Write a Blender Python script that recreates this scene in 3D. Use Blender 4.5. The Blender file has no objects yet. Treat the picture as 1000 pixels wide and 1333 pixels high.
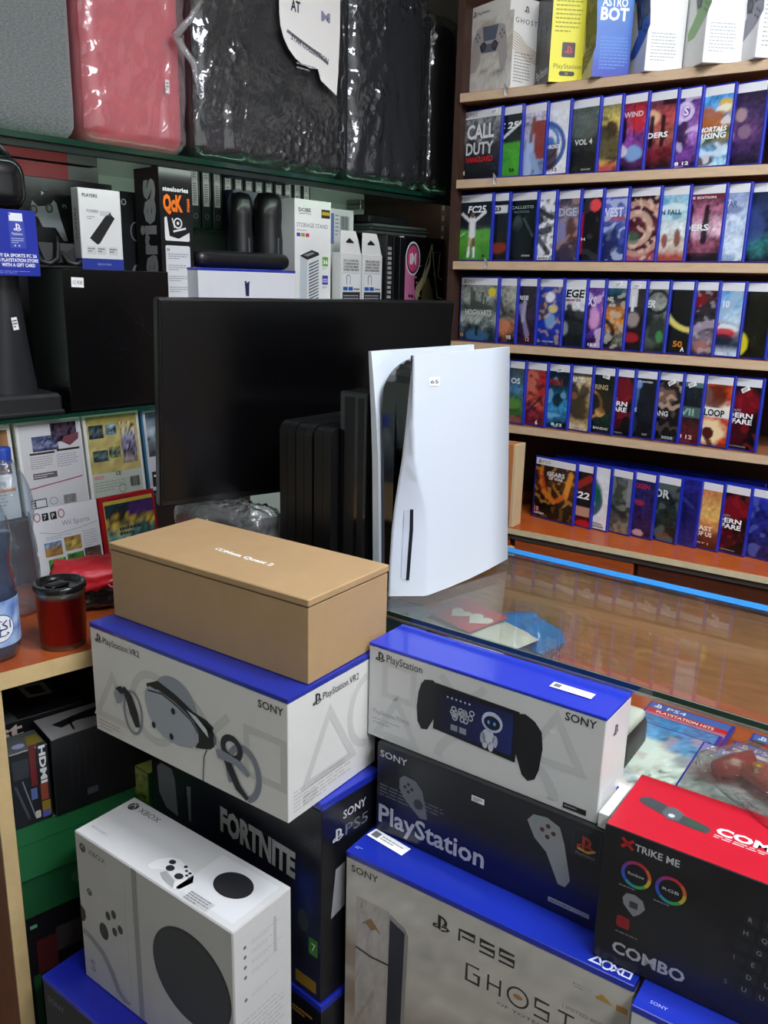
import bpy, math, random
from mathutils import Vector, Matrix, noise
R_ = math.radians
SC = bpy.context.scene
COL = SC.collection

# ------------------------------------------------------------------ colour + materials
def lin(h):
    h = h.lstrip('#')
    out = []
    for i in (0, 2, 4):
        c = int(h[i:i+2], 16)/255
        out.append(c/12.92 if c <= .04045 else ((c+.055)/1.055)**2.4)
    return tuple(out)
_M = {}
def mat(hexc, rough=.5, metal=0., spec=.5, bump=0., bscale=200., var=0., vscale=30., coat=0., sheen=0., emis=0., stretch=None):
    k = (hexc, rough, metal, spec, bump, bscale, var, vscale, coat, sheen, emis, stretch)
    if k in _M: return _M[k]
    m = bpy.data.materials.new('surface_' + hexc.strip('#')); m.use_nodes = True
    nt = m.node_tree; b = nt.nodes['Principled BSDF']; c = lin(hexc)
    b.inputs['Base Color'].default_value = (*c, 1)
    b.inputs['Roughness'].default_value = rough; b.inputs['Metallic'].default_value = metal
    b.inputs['Specular IOR Level'].default_value = spec
    if coat: b.inputs['Coat Weight'].default_value = coat; b.inputs['Coat Roughness'].default_value = .1
    if sheen: b.inputs['Sheen Weight'].default_value = sheen
    if emis: b.inputs['Emission Color'].default_value = (*c, 1); b.inputs['Emission Strength'].default_value = emis
    if bump or var:
        tc = nt.nodes.new('ShaderNodeTexCoord'); mp = nt.nodes.new('ShaderNodeMapping')
        nt.links.new(tc.outputs['Object'], mp.inputs['Vector'])
        if stretch: mp.inputs['Scale'].default_value = stretch
        if bump:
            n = nt.nodes.new('ShaderNodeTexNoise'); n.inputs['Scale'].default_value = bscale; n.inputs['Detail'].default_value = 4
            nt.links.new(mp.outputs['Vector'], n.inputs['Vector'])
            bp = nt.nodes.new('ShaderNodeBump'); bp.inputs['Strength'].default_value = bump; bp.inputs['Distance'].default_value = .002
            nt.links.new(n.outputs['Fac'], bp.inputs['Height']); nt.links.new(bp.outputs['Normal'], b.inputs['Normal'])
        if var:
            n = nt.nodes.new('ShaderNodeTexNoise'); n.inputs['Scale'].default_value = vscale; n.inputs['Detail'].default_value = 6; n.inputs['Roughness'].default_value = .65
            nt.links.new(mp.outputs['Vector'], n.inputs['Vector'])
            r = nt.nodes.new('ShaderNodeValToRGB')
            r.color_ramp.elements[0].position = .3; r.color_ramp.elements[1].position = .7
            r.color_ramp.elements[0].color = (*[x*(1-var) for x in c], 1); r.color_ramp.elements[1].color = (*[min(1, x*(1+var)) for x in c], 1)
            nt.links.new(n.outputs['Fac'], r.inputs['Fac']); nt.links.new(r.outputs['Color'], b.inputs['Base Color'])
    _M[k] = m; return m
def wood(hexc, rough=.45, var=.22, axis='x'):
    return mat(hexc, rough, var=var, vscale=14, bump=.05, bscale=60, stretch={'x': (1, 9, 9), 'y': (9, 1, 9), 'z': (9, 9, 1)}[axis])
def art_mat(rough=.25):
    k = ('art', rough)
    if k in _M: return _M[k]
    m = bpy.data.materials.new('printed_artwork'); m.use_nodes = True; nt = m.node_tree; b = nt.nodes['Principled BSDF']
    a = nt.nodes.new('ShaderNodeAttribute'); a.attribute_name = 'Col'; nt.links.new(a.outputs['Color'], b.inputs['Base Color'])
    b.inputs['Roughness'].default_value = rough
    _M[k] = m; return m
def sheer(name, tint, gloss_rough=.05, haze=0., hazecol='#ffffff', bump=0., bscale=40., fres=1.5, gmul=1., crink=0.):
    """thin clear sheet: see-through, mirror-like at grazing angles, optional milky haze"""
    k = ('sheer', name)
    if k in _M: return _M[k]
    m = bpy.data.materials.new(name); m.use_nodes = True; nt = m.node_tree
    for n in list(nt.nodes):
        if n.type != 'OUTPUT_MATERIAL': nt.nodes.remove(n)
    out = [n for n in nt.nodes][0]
    tr = nt.nodes.new('ShaderNodeBsdfTransparent'); tr.inputs[0].default_value = (*lin(tint), 1)
    gl = nt.nodes.new('ShaderNodeBsdfGlossy'); gl.inputs['Roughness'].default_value = gloss_rough
    # Schlick reflectance, the same from both sides of the sheet
    ge = nt.nodes.new('ShaderNodeNewGeometry'); dp = nt.nodes.new('ShaderNodeVectorMath'); dp.operation = 'DOT_PRODUCT'
    nt.links.new(ge.outputs['Incoming'], dp.inputs[0]); nt.links.new(ge.outputs['Normal'], dp.inputs[1])
    def mth(op, a, b=None):
        n = nt.nodes.new('ShaderNodeMath'); n.operation = op
        for i, q in enumerate((a, b)):
            if q is None: continue
            if isinstance(q, (int, float)): n.inputs[i].default_value = q
            else: nt.links.new(q, n.inputs[i])
        return n.outputs[0]
    f0 = ((fres-1)/(fres+1))**2
    p5 = mth('POWER', mth('SUBTRACT', 1., mth('ABSOLUTE', dp.outputs['Value'])), 5.)
    f = mth('ADD', mth('MULTIPLY', p5, 1-f0), f0)
    mx = nt.nodes.new('ShaderNodeMixShader')
    if gmul != 1:
        mm = nt.nodes.new('ShaderNodeMath'); mm.operation = 'MULTIPLY'; mm.use_clamp = True; mm.inputs[1].default_value = gmul
        nt.links.new(f, mm.inputs[0]); f = mm.outputs[0]
    nt.links.new(f, mx.inputs[0])
    base = tr.outputs[0]
    if haze:
        df = nt.nodes.new('ShaderNodeBsdfDiffuse'); df.inputs[0].default_value = (*lin(hazecol), 1)
        mh = nt.nodes.new('ShaderNodeMixShader'); mh.inputs[0].default_value = haze
        nt.links.new(tr.outputs[0], mh.inputs[1]); nt.links.new(df.outputs[0], mh.inputs[2]); base = mh.outputs[0]
    nt.links.new(base, mx.inputs[1]); nt.links.new(gl.outputs[0], mx.inputs[2]); nt.links.new(mx.outputs[0], out.inputs['Surface'])
    if bump:
        tc = nt.nodes.new('ShaderNodeTexCoord'); n = nt.nodes.new('ShaderNodeTexNoise'); n.inputs['Scale'].default_value = bscale; n.inputs['Detail'].default_value = 5
        n.inputs['Distortion'].default_value = 1.2
        nt.links.new(tc.outputs['Object'], n.inputs['Vector'])
        bp = nt.nodes.new('ShaderNodeBump'); bp.inputs['Strength'].default_value = bump; bp.inputs['Distance'].default_value = .01
        h = n.outputs['Fac']
        if crink:   # patches of fine foil-like creasing
            v = nt.nodes.new('ShaderNodeTexVoronoi'); v.inputs['Scale'].default_value = 55; nt.links.new(tc.outputs['Object'], v.inputs['Vector'])
            q = nt.nodes.new('ShaderNodeTexNoise'); q.inputs['Scale'].default_value = 5.5; nt.links.new(tc.outputs['Object'], q.inputs['Vector'])
            rp = nt.nodes.new('ShaderNodeMapRange'); rp.inputs[1].default_value = .50; rp.inputs[2].default_value = .62; nt.links.new(q.outputs['Fac'], rp.inputs[0])
            h = mth('ADD', h, mth('MULTIPLY', mth('MULTIPLY', v.outputs['Distance'], rp.outputs[0]), crink))
        nt.links.new(h, bp.inputs['Height'])
        nt.links.new(bp.outputs['Normal'], gl.inputs['Normal']); nt.links.new(bp.outputs['Normal'], dp.inputs[1])
    _M[k] = m; return m
WHITE = '#f2f2ef'; BLACK = '#0c0c0d'

# ------------------------------------------------------------------ text
_T = {}
def text_mesh(s, bold=0., sp=1.):
    k = (s, bold, sp)
    if k in _T: return _T[k]
    cu = bpy.data.curves.new('t', 'FONT'); cu.body = s; cu.offset = bold; cu.space_character = sp; cu.resolution_u = 2
    cu.fill_mode = 'FRONT'
    ob = bpy.data.objects.new('t', cu); me = ob.to_mesh()
    V = [(v.co.x, v.co.y) for v in me.vertices]; F = [tuple(p.vertices) for p in me.polygons]
    ob.to_mesh_clear(); bpy.data.objects.remove(ob); bpy.data.curves.remove(cu)
    _T[k] = (V, F); return _T[k]
CAP = .7

# ------------------------------------------------------------------ mesh builder
class MB:
    def __init__(s): s.v = []; s.f = []; s.mi = []; s.sm = []; s.mats = []; s.c = {}
    def m(s, mt):
        if mt not in s.mats: s.mats.append(mt)
        return s.mats.index(mt)
    def add(s, V, F, mt, smooth=False, cols=None):
        o = len(s.v); s.v += [tuple(v) for v in V]; i = s.m(mt)
        for f in F: s.f.append(tuple(o+k for k in f)); s.mi.append(i); s.sm.append(smooth)
        if cols:
            for j, c in enumerate(cols): s.c[o+j] = c
        return o
    def box(s, x0, y0, z0, x1, y1, z1, mt, b=0., faces=None):
        """faces: dict among x- x+ y- y+ z- z+ -> material"""
        faces = faces or {}
        lo = (x0, y0, z0); hi = (x1, y1, z1)
        b = min(b, (x1-x0)*.45, (y1-y0)*.45, (z1-z0)*.45)
        V = {}; vs = []
        for sx in (0, 1):
            for sy in (0, 1):
                for sz in (0, 1):
                    sg = (sx, sy, sz)
                    for ax in range(3):
                        p = []
                        for q in range(3):
                            base = hi[q] if sg[q] else lo[q]
                            if q != ax: base += (-b if sg[q] else b)
                            p.append(base)
                        V[(sg, ax)] = len(vs); vs.append(p)
        cen = Vector([(lo[q]+hi[q])/2 for q in range(3)])
        def emit(idx, mt_):
            P = [Vector(vs[i]) for i in idx]
            n = (P[1]-P[0]).cross(P[2]-P[0]); c = sum(P, Vector())/len(P)
            if n.dot(c-cen) < 0: idx = idx[::-1]
            return tuple(idx), mt_
        L = []
        for ax in range(3):
            a, c = [q for q in range(3) if q != ax]
            for sd in (0, 1):
                idx = []
                for (p, q) in ((0, 0), (1, 0), (1, 1), (0, 1)):
                    sg = [0]*3; sg[ax] = sd; sg[a] = p; sg[c] = q; idx.append(V[(tuple(sg), ax)])
                L.append(emit(idx, faces.get('xyz'[ax]+'-+'[sd], mt)))
        if b > 0:
            for ax in range(3):
                a, c = [q for q in range(3) if q != ax]
                for (p, q) in ((0, 0), (1, 0), (1, 1), (0, 1)):
                    s0 = [0]*3; s0[a] = p; s0[c] = q; s1 = list(s0); s1[ax] = 1; s0 = tuple(s0); s1 = tuple(s1)
                    L.append(emit([V[(s0, a)], V[(s0, c)], V[(s1, c)], V[(s1, a)]], mt))
            for sx in (0, 1):
                for sy in (0, 1):
                    for sz in (0, 1):
                        L.append(emit([V[((sx, sy, sz), k)] for k in range(3)], mt))
        o = len(s.v); s.v += [tuple(p) for p in vs]
        for f, mt_ in L: s.f.append(tuple(o+k for k in f)); s.mi.append(s.m(mt_)); s.sm.append(False)
    def lathe(s, prof, mt, cx=0, cy=0, n=32, smooth=True, mats=None, flute=None):
        """prof: [(r,z)]"""
        V = []; F = []
        for (r, z) in prof:
            for k in range(n):
                a = 2*math.pi*k/n; rr = r*(flute(a, z) if flute else 1)
                V.append((cx+rr*math.cos(a), cy+rr*math.sin(a), z))
        for i in range(len(prof)-1):
            for k in range(n):
                F.append((i*n+k, i*n+(k+1) % n, (i+1)*n+(k+1) % n, (i+1)*n+k))
        if mats is None: s.add(V, F, mt, smooth)
        else:
            o = len(s.v); s.v += V
            for j, f in enumerate(F):
                s.f.append(tuple(o+k for k in f)); s.mi.append(s.m(mats[j//n] or mt)); s.sm.append(smooth)
    def prism(s, pts, axis, a0, a1, mt, cap=None, smooth=False):
        """pts 2-D outline in the plane of the two other axes (in xyz order)"""
        n = len(pts); V = []
        for a in (a0, a1):
            for (p, q) in pts:
                V.append({'x': (a, p, q), 'y': (p, a, q), 'z': (p, q, a)}[axis])
        F = [(i, (i+1) % n, n+(i+1) % n, n+i) for i in range(n)]
        s.add(V, F, mt, smooth)
        s.add(V, [tuple(range(n))[::-1], tuple(range(n, 2*n))], cap or mt)
    def tube(s, pts, r, mt, n=8, closed=False, caps=True):
        P = [Vector(p) for p in pts]; V = []; F = []; m_ = len(P)
        up = Vector((0, 0, 1))
        for i, p in enumerate(P):
            t = (P[(i+1) % m_]-P[i-1]) if closed or 0 < i < m_-1 else (P[1]-P[0] if i == 0 else P[-1]-P[-2])
            t.normalize(); a = t.cross(up)
            if a.length < .05: a = t.cross(Vector((1, 0, 0)))
            a.normalize(); b = t.cross(a)
            rr = r[i] if isinstance(r, (list, tuple)) else r
            for k in range(n):
                an = 2*math.pi*k/n; V.append(p+a*rr*math.cos(an)+b*rr*math.sin(an))
        for i in range(m_ if closed else m_-1):
            for k in range(n):
                F.append((i*n+k, i*n+(k+1) % n, ((i+1) % m_)*n+(k+1) % n, ((i+1) % m_)*n+k))
        if caps and not closed: F += [tuple(range(n))[::-1], tuple((m_-1)*n+k for k in range(n))]
        s.add(V, F, mt, True)
    def rbox(s, x0, y0, z0, x1, y1, z1, r, mt, n=14, disp=None, nz=None):
        """rounded box as six grids; disp(p, nrm) -> offset along the normal"""
        lo = Vector((x0, y0, z0)); hi = Vector((x1, y1, z1)); nz = nz or n
        for ax in range(3):
            a, c = [q for q in range(3) if q != ax]
            na = nz if a == 2 else n; nc = nz if c == 2 else n
            for sd in (0, 1):
                V = []; F = []
                for i in range(na+1):
                    for j in range(nc+1):
                        p = Vector((0, 0, 0)); p[ax] = hi[ax] if sd else lo[ax]
                        p[a] = lo[a]+(hi[a]-lo[a])*(.5-.5*math.cos(math.pi*i/na)*(1 if na > 2 else 1)); p[c] = lo[c]+(hi[c]-lo[c])*(.5-.5*math.cos(math.pi*j/nc))
                        q = Vector([min(max(p[k], lo[k]+r), hi[k]-r) for k in range(3)]); d = p-q
                        if d.length > 1e-9: d.normalize()
                        w = q+d*r
                        if disp: w = w+d*disp(w, d)
                        V.append(w)
                for i in range(na):
                    for j in range(nc):
                        f = (i*(nc+1)+j, (i+1)*(nc+1)+j, (i+1)*(nc+1)+j+1, i*(nc+1)+j+1)
                        flip = (ax == 1) ^ (sd == 0)
                        F.append(f[::-1] if flip else f)
                s.add(V, F, mt, True)
    def build(s, name, parent=None, weld=False):
        me = bpy.data.meshes.new(name); me.from_pydata(s.v, [], s.f)
        for mt in s.mats: me.materials.append(mt)
        me.polygons.foreach_set('material_index', s.mi); me.polygons.foreach_set('use_smooth', s.sm)
        if s.c:
            at = me.color_attributes.new('Col', 'FLOAT_COLOR', 'POINT')
            buf = [1.]*(4*len(s.v))
            for i, c in s.c.items(): buf[4*i:4*i+3] = c[:3]
            at.data.foreach_set('color', buf)
        me.update()
        if weld:
            import bmesh
            bm = bmesh.new(); bm.from_mesh(me); bmesh.ops.remove_doubles(bm, verts=bm.verts, dist=1e-5); bm.to_mesh(me); bm.free()
        o = bpy.data.objects.new(name, me); COL.objects.link(o)
        if parent: o.parent = parent
        return o

class Face:
    """a printable plane on a mesh: metres right (x) and up (y) from its lower-left corner"""
    def __init__(s, mb, o, u, v, n): s.mb = mb; s.o = Vector(o); s.u = Vector(u); s.v = Vector(v); s.n = Vector(n); s.ly = 1
    def p(s, x, y, l=None): return s.o+s.u*x+s.v*y+s.n*(.0003*(l or s.ly))
    def poly(s, pts, c, l=None, rough=.4):
        mt = c if not isinstance(c, str) else mat(c, rough)
        s.mb.add([s.p(x, y, l) for x, y in pts], [tuple(range(len(pts)))], mt)
    def rect(s, x0, y0, x1, y1, c, l=None, rough=.4): s.poly([(x0, y0), (x1, y0), (x1, y1), (x0, y1)], c, l, rough)
    def rrect(s, x0, y0, x1, y1, r, c, l=None):
        P = []
        for (cx, cy, a0) in ((x1-r, y1-r, 0), (x0+r, y1-r, 90), (x0+r, y0+r, 180), (x1-r, y0+r, 270)):
            for k in range(5): a = R_(a0+22.5*k); P.append((cx+r*math.cos(a), cy+r*math.sin(a)))
        s.poly(P, c, l)
    def ell(s, x, y, rx, ry, c, l=None, rot=0, n=28):
        a = R_(rot); P = []
        for k in range(n):
            t = 2*math.pi*k/n; X = rx*math.cos(t); Y = ry*math.sin(t); P.append((x+X*math.cos(a)-Y*math.sin(a), y+X*math.sin(a)+Y*math.cos(a)))
        s.poly(P, c, l)
    def stroke(s, pts, w, c, l=None, closed=False):
        mt = c if not isinstance(c, str) else mat(c, .4)
        V = []; F = []; m_ = len(pts); P = [Vector((a, b)) for a, b in pts]
        for i, p in enumerate(P):
            if closed: t = P[(i+1) % m_]-P[i-1]
            else: t = P[min(i+1, m_-1)]-P[max(i-1, 0)]
            if t.length < 1e-9: t = Vector((1, 0))
            t.normalize(); ww = w[i] if isinstance(w, (list, tuple)) else w
            k = 1.
            if closed or 0 < i < m_-1:
                t2 = (P[(i+1) % m_]-p); 
                if t2.length > 1e-9: t2.normalize(); k = 1/max(.5, abs(t.dot(t2)))
            nn = Vector((-t.y, t.x))*ww*.5*k
            V += [s.p(*(p+nn), l), s.p(*(p-nn), l)]
        for i in range(m_ if closed else m_-1):
            j = (i+1) % m_; F.append((2*i, 2*i+1, 2*j+1, 2*j))
        s.mb.add(V, F, mt)
    def ring(s, x, y, rx, ry, w, c, l=None, a0=0, a1=360, n=32):
        full = abs(a1-a0) >= 360
        P = [(x+rx*math.cos(R_(a0+(a1-a0)*k/n)), y+ry*math.sin(R_(a0+(a1-a0)*k/n))) for k in range(n if full else n+1)]
        s.stroke(P, w, c, l, closed=full)
    def text(s, t, x, y, h, c, w=None, bold=0., l=None, shear=0., sp=1., rot=0, rough=.4):
        """x, y = left end of the baseline; h = capital height; w = total width"""
        V, F = text_mesh(t, bold, sp)
        if not V: return
        x0 = min(p[0] for p in V); x1 = max(p[0] for p in V); k = h/CAP; kx = (w/(x1-x0)) if w else k
        ca, sa = math.cos(R_(rot)), math.sin(R_(rot))
        P = []
        for (a, b) in V:
            X = (a-x0)*kx+b*k*shear; Y = b*k; P.append(s.p(x+X*ca-Y*sa, y+X*sa+Y*ca, l))
        s.mb.add(P, F, c if not isinstance(c, str) else mat(c, rough))
    def lines(s, x, y, w, h, n, c, fill=.35, seed=1, l=None):
        """a block of unreadably small print: rows of word-length dashes"""
        rd = random.Random(seed); dy = h/n; P = []; F = []; mt = mat(c, .5)
        for i in range(n):
            X = x; yy = y+h-(i+.5)*dy; end = x+w*(1 if i < n-1 else .6)*rd.uniform(.85, 1)
            while X < end:
                L = min(rd.uniform(.06, .16)*w, end-X)
                if L > .02*w:
                    o = len(P); P += [s.p(X, yy-dy*fill/2, l), s.p(X+L, yy-dy*fill/2, l), s.p(X+L, yy+dy*fill/2, l), s.p(X, yy+dy*fill/2, l)]; F.append((o, o+1, o+2, o+3))
                X += L+.025*w
        s.mb.add(P, F, mt)
    def barcode(s, x, y, w, h, seed=1, l=None, c='#15151a'):
        rd = random.Random(seed); X = x
        while X < x+w:
            L = rd.uniform(.01, .045)*w; s.rect(X, y, min(X+L, x+w), y+h, c, l); X += L+rd.uniform(.015, .04)*w
    def grid(s, x0, y0, x1, y1, nx, ny, fn, l=None, rough=.25, edge=None):
        V = []; C = []; F = []
        for i in range(nx+1):
            for j in range(ny+1):
                a = i/nx; b = j/ny; V.append(s.p(x0+(x1-x0)*a, y0+(y1-y0)*b, l)); C.append(fn(a, b))
        for i in range(nx):
            for j in range(ny):
                o = i*(ny+1)+j; F.append((o, o+ny+1, o+ny+2, o+1))
        s.mb.add(V, F, art_mat(rough), cols=C)
    # ---- marks
    def ps(s, x, y, h, c, l=None):
        """upright P over a lying S"""
        k = h
        s.poly([(x+.34*k, y+.12*k), (x+.52*k, y+.06*k), (x+.52*k, y+.93*k), (x+.34*k, y+1.0*k)], c, l)
        s.stroke([(x+.45*k, y+.92*k), (x+.70*k, y+.84*k), (x+.82*k, y+.70*k), (x+.80*k, y+.50*k), (x+.66*k, y+.46*k)], [.13*k, .15*k, .17*k, .15*k, .10*k], c, l)
        s.stroke([(x+.30*k, y+.36*k), (x+.08*k, y+.27*k), (x+.06*k, y+.17*k), (x+.26*k, y+.16*k), (x+.33*k, y+.19*k)], .10*k, c, l)
        s.stroke([(x+.56*k, y+.33*k), (x+.86*k, y+.36*k), (x+1.0*k, y+.27*k), (x+.9*k, y+.18*k), (x+.56*k, y+.06*k)], .10*k, c, l)
    def tri(s, x, y, r, w, c, l=None):
        s.stroke([(x+r*math.cos(R_(90+120*k)), y+r*math.sin(R_(90+120*k))) for k in range(3)], w, c, l, closed=True)
    def cross(s, x, y, r, w, c, l=None):
        s.stroke([(x-r, y-r), (x+r, y+r)], w, c, l); s.stroke([(x-r, y+r), (x+r, y-r)], w, c, l)
    def square(s, x, y, r, w, c, l=None):
        for (a, b, d, e) in ((-r, -r, r, -r+w), (-r, r-w, r, r), (-r, -r+w, -r+w, r-w), (r-w, -r+w, r, r-w)): s.rect(x+a, y+b, x+d, y+e, c, l)
    def xbox(s, x, y, r, c, bg, l=1):
        s.ell(x, y, r, r, c, l)
        s.stroke([(x-.75*r, y-.75*r), (x-.35*r, y+.1*r), (x, y+.45*r), (x+.35*r, y+.1*r), (x+.75*r, y-.75*r)], [.02*r, .16*r, .2*r, .16*r, .02*r], bg, l+1)
        s.stroke([(x-.55*r, y+.78*r), (x, y+.45*r), (x+.55*r, y+.78*r)], [.05*r, .2*r, .05*r], bg, l+1)

def setp(o, label=None, cat=None, group=None, kind=None):
    if label: o['label'] = label
    if cat: o['category'] = cat
    if group: o['group'] = group
    if kind: o['kind'] = kind
    return o
def thing(name, label, cat, loc=(0, 0, 0), yaw=0, group=None, tilt=(0, 0)):
    o = bpy.data.objects.new(name, None); COL.objects.link(o); o.empty_display_size = .05
    o.rotation_mode = 'YXZ'; o.location = loc; o.rotation_euler = (R_(tilt[0]), R_(tilt[1]), R_(yaw))
    return setp(o, label, cat, group)
def structure(name, mb, yaw=0):
    o = mb.build(name); o['kind'] = 'structure'; return o

# ------------------------------------------------------------------ frames of reference
# room: the game shelf runs along +X, the glass-shelf wall runs 83 degrees from it; floor at z = 0
LO = Vector((-1.5610, .4365)); LYAW = 83.03
LU = Vector((math.cos(R_(LYAW)), math.sin(R_(LYAW)))); LN = Vector((-LU.y, LU.x))
def L(s, off, z): p = LO+LU*s+LN*off; return (p.x, p.y, z)

def faces_of(mb, w, d, h, x0=0, y0=0, z0=0):
    return dict(front=Face(mb, (x0, y0, z0), (1, 0, 0), (0, 0, 1), (0, -1, 0)),
                right=Face(mb, (x0+w, y0, z0), (0, 1, 0), (0, 0, 1), (1, 0, 0)),
                left=Face(mb, (x0, y0+d, z0), (0, -1, 0), (0, 0, 1), (-1, 0, 0)),
                top=Face(mb, (x0, y0, z0+h), (1, 0, 0), (0, 1, 0), (0, 0, 1)))
def carton(name, label, cat, flb, yaw, dims, color, faces=None, group=None, lid=None, lid_h=.006, lid_rough=.22, rough=.38, b=.0012, wear=.04):
    """a printed cardboard box; flb = front-left-bottom corner. Returns thing, faces dict, finish()"""
    w, d, h = dims
    c, s_ = math.cos(R_(yaw)), math.sin(R_(yaw))
    cx = flb[0]+c*w/2-s_*d/2; cy = flb[1]+s_*w/2+c*d/2
    t = thing(name, label, cat, (cx, cy, flb[2]), yaw, group)
    mb = MB(); hh = h-(lid_h if lid else 0)
    base = mat(color, rough, var=wear, vscale=8)
    fm = {k: (mat(v, rough, var=wear, vscale=8) if isinstance(v, str) else v) for k, v in (faces or {}).items()}
    mb.box(-w/2, -d/2, 0, w/2, d/2, hh, base, b, fm)
    F = faces_of(mb, w, d, hh, -w/2, -d/2, 0)
    lmb = None
    if lid:
        lmb = MB(); e = .0006
        lmb.box(-w/2-e, -d/2-e, hh, w/2+e, d/2+e, h, mat(lid, lid_rough, coat=.3), .001)
        F['top'] = Face(lmb, (-w/2, -d/2, h), (1, 0, 0), (0, 1, 0), (0, 0, 1))
    def fin(body='body'):
        o = mb.build(body, t)
        if lid: lmb.build('lid', t)['label'] = 'coloured lid band'
        return t
    return t, F, fin
def sticker(parent, face, x, y, w, h, rot=0, txt=None, name='price_sticker', color='#f4f4f2', seed=3, bar=False):
    mb = MB(); ca, sa = math.cos(R_(rot)), math.sin(R_(rot))
    u = face.u*ca+face.v*sa; v = face.v*ca-face.u*sa
    f = Face(mb, face.o+face.u*x+face.v*y+face.n*.0012, u, v, face.n)
    f.rect(0, 0, w, h, color, 1)
    if bar: f.rect(.06*w, .2*h, .06*w+.6*h, .8*h, '#6a6a70', 2); f.lines(.06*w+.8*h, .25*h, w*.9-.8*h, h*.5, 2, '#777777', seed=seed, l=2)
    elif txt: f.text(txt, w*.12, h*.28, h*.42, '#333333', w*.76, l=2)
    else: f.lines(w*.1, h*.15, w*.8, h*.7, 3, '#444444', .5, seed, l=2)
    o = mb.build(name, parent); o['label'] = 'small white price sticker' if name == 'price_sticker' else 'white paper label'
    return o

# ------------------------------------------------------------------ camera
FPX = 1107.574
fwd = Vector((-0.53485312, 0.80410492, -0.25951381)); rt = Vector((0.82891149, 0.55889188, 0.02335832)); upv = Vector((-0.1638227, 0.20262071, 0.96545687))
cd = bpy.data.cameras.new('camera'); cam = bpy.data.objects.new('camera', cd); COL.objects.link(cam)
cam.matrix_world = Matrix(((rt.x, upv.x, -fwd.x, 0), (rt.y, upv.y, -fwd.y, 0), (rt.z, upv.z, -fwd.z, 1.45), (0, 0, 0, 1)))
cd.sensor_fit = 'HORIZONTAL'; cd.sensor_width = 36; cd.lens = FPX/1000*36; cd.clip_start = .02
SC.camera = cam
SC.view_settings.view_transform = 'Standard'; SC.view_settings.look = 'None'; SC.view_settings.gamma = 1; SC.view_settings.exposure = 0
SC.view_settings.use_curve_mapping = False
w_ = bpy.data.worlds.new('world'); SC.world = w_; w_.use_nodes = True
w_.node_tree.nodes['Background'].inputs[0].default_value = (.75, .85, 1, 1); w_.node_tree.nodes['Background'].inputs[1].default_value = .05

# ================================================================== the room
YB = 2.41
def wl(y): # x of left wall at y
    s = (y-LO.y)/LU.y; return LO.x+LU.x*s+LN.x*.40
def slab(name, pts, z0, z1, m):
    mb = MB(); mb.prism(pts, 'z', z0, z1, m); return structure(name, mb)
YF = -2.2; XR = 1.9
slab('floor', [(wl(YF), YF), (XR, YF), (XR, YB), (wl(YB), YB)], -.05, 0, mat('#6f6a64', .35, var=.15, vscale=6))
slab('ceiling', [(wl(YF), YF), (XR, YF), (XR, YB), (wl(YB), YB)], 2.75, 2.8, mat('#d9d9d6', .8))
slab('wall_left', [(wl(YF)-.08, YF), (wl(YF), YF), (wl(YB), YB), (wl(YB)-.08, YB)], 0, 2.75, mat('#b9c7bb', .5))
slab('wall_back', [(wl(YB)-.1, YB), (XR+.1, YB), (XR+.1, YB+.1), (wl(YB)-.1, YB+.1)], 0, 2.75, mat('#3a2a22', .6))
slab('wall_right', [(XR, YF), (XR+.1, YF), (XR+.1, YB), (XR, YB)], 0, 2.75, mat('#dcdcd6', .6))
slab('wall_front', [(wl(YF)-.1, YF-.1), (XR+.1, YF-.1), (XR+.1, YF), (wl(YF)-.1, YF)], 0, 2.75, mat('#a7a39d', .7))

def ceiling_light(x, y, w, d, pw, where):
    t = thing('ceiling_light', 'flat white ceiling light panel %s' % where, 'ceiling light', (x, y, 2.75), 0)
    mb = MB(); mb.box(-w/2-.02, -d/2-.02, -.03, w/2+.02, d/2+.02, 0, mat('#e8e8e8', .4), .003); mb.build('frame', t)
    mb = MB(); mb.box(-w/2, -d/2, -.034, w/2, d/2, -.029, mat('#f2f7ff', .5, emis=pw)); mb.build('diffuser', t)
ceiling_light(.15, 1.05, 1.2, .3, 40, 'over the glass counter')
ceiling_light(.90, .22, .3, 1.2, 47, 'over the shop floor to the right')
ceiling_light(-.3, -1.1, 1.2, .3, 6, 'behind the viewpoint')

# ================================================================== game shelf on the back wall
SX0, SX1 = -1.172, .55
t = thing('wall_shelving', 'tall shelving with pale-edged boards holding rows of game cases', 'shelving', (SX0, 2.064, 0))
def loc(mb_fn, name, parent, m=None):
    mb = MB(); mb_fn(mb); return mb.build(name, parent)
EDGE = mat('#bfa486', .5, var=.12, vscale=20, stretch=(1, 6, 6)); DKW = mat('#3b241b', .5, var=.2, vscale=10, stretch=(6, 6, 1))
TOPW = wood('#8a5a3a')
W = SX1-SX0
BZ = [1.899, 1.693, 1.490, 1.281, 1.071]
for z in BZ:
    mb = MB(); mb.box(0, 0, z, W, .30, z+.022, TOPW, .001, {'y-': EDGE}); mb.build('shelf_board', t)
mb = MB(); mb.box(0, .30, .842, W, .32, 2.45, DKW); mb.build('back_panel', t)
mb = MB(); mb.box(-.02, .01, .842, 0, .32, 2.45, DKW); mb.build('side_panel', t)
mb = MB(); mb.box(0, .0, 2.25, W, .3, 2.27, TOPW, .001, {'y-': EDGE}); mb.build('shelf_board', t)
for (x, z) in ((.125, 1.905), (.108, 1.70), (.095, 1.496)):
    mb = MB(); mb.add([(x, -.001, z), (x+.012, -.001, z-.003), (x+.013, -.012, z+.018), (x+.004, -.010, z+.026), (x+.001, -.004, z+.014)], [(0, 1, 2, 3, 4)], mat('#e8e6e0', .6)); o = mb.build('paper_tag', t); o['label'] = 'torn white paper tag'

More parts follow.
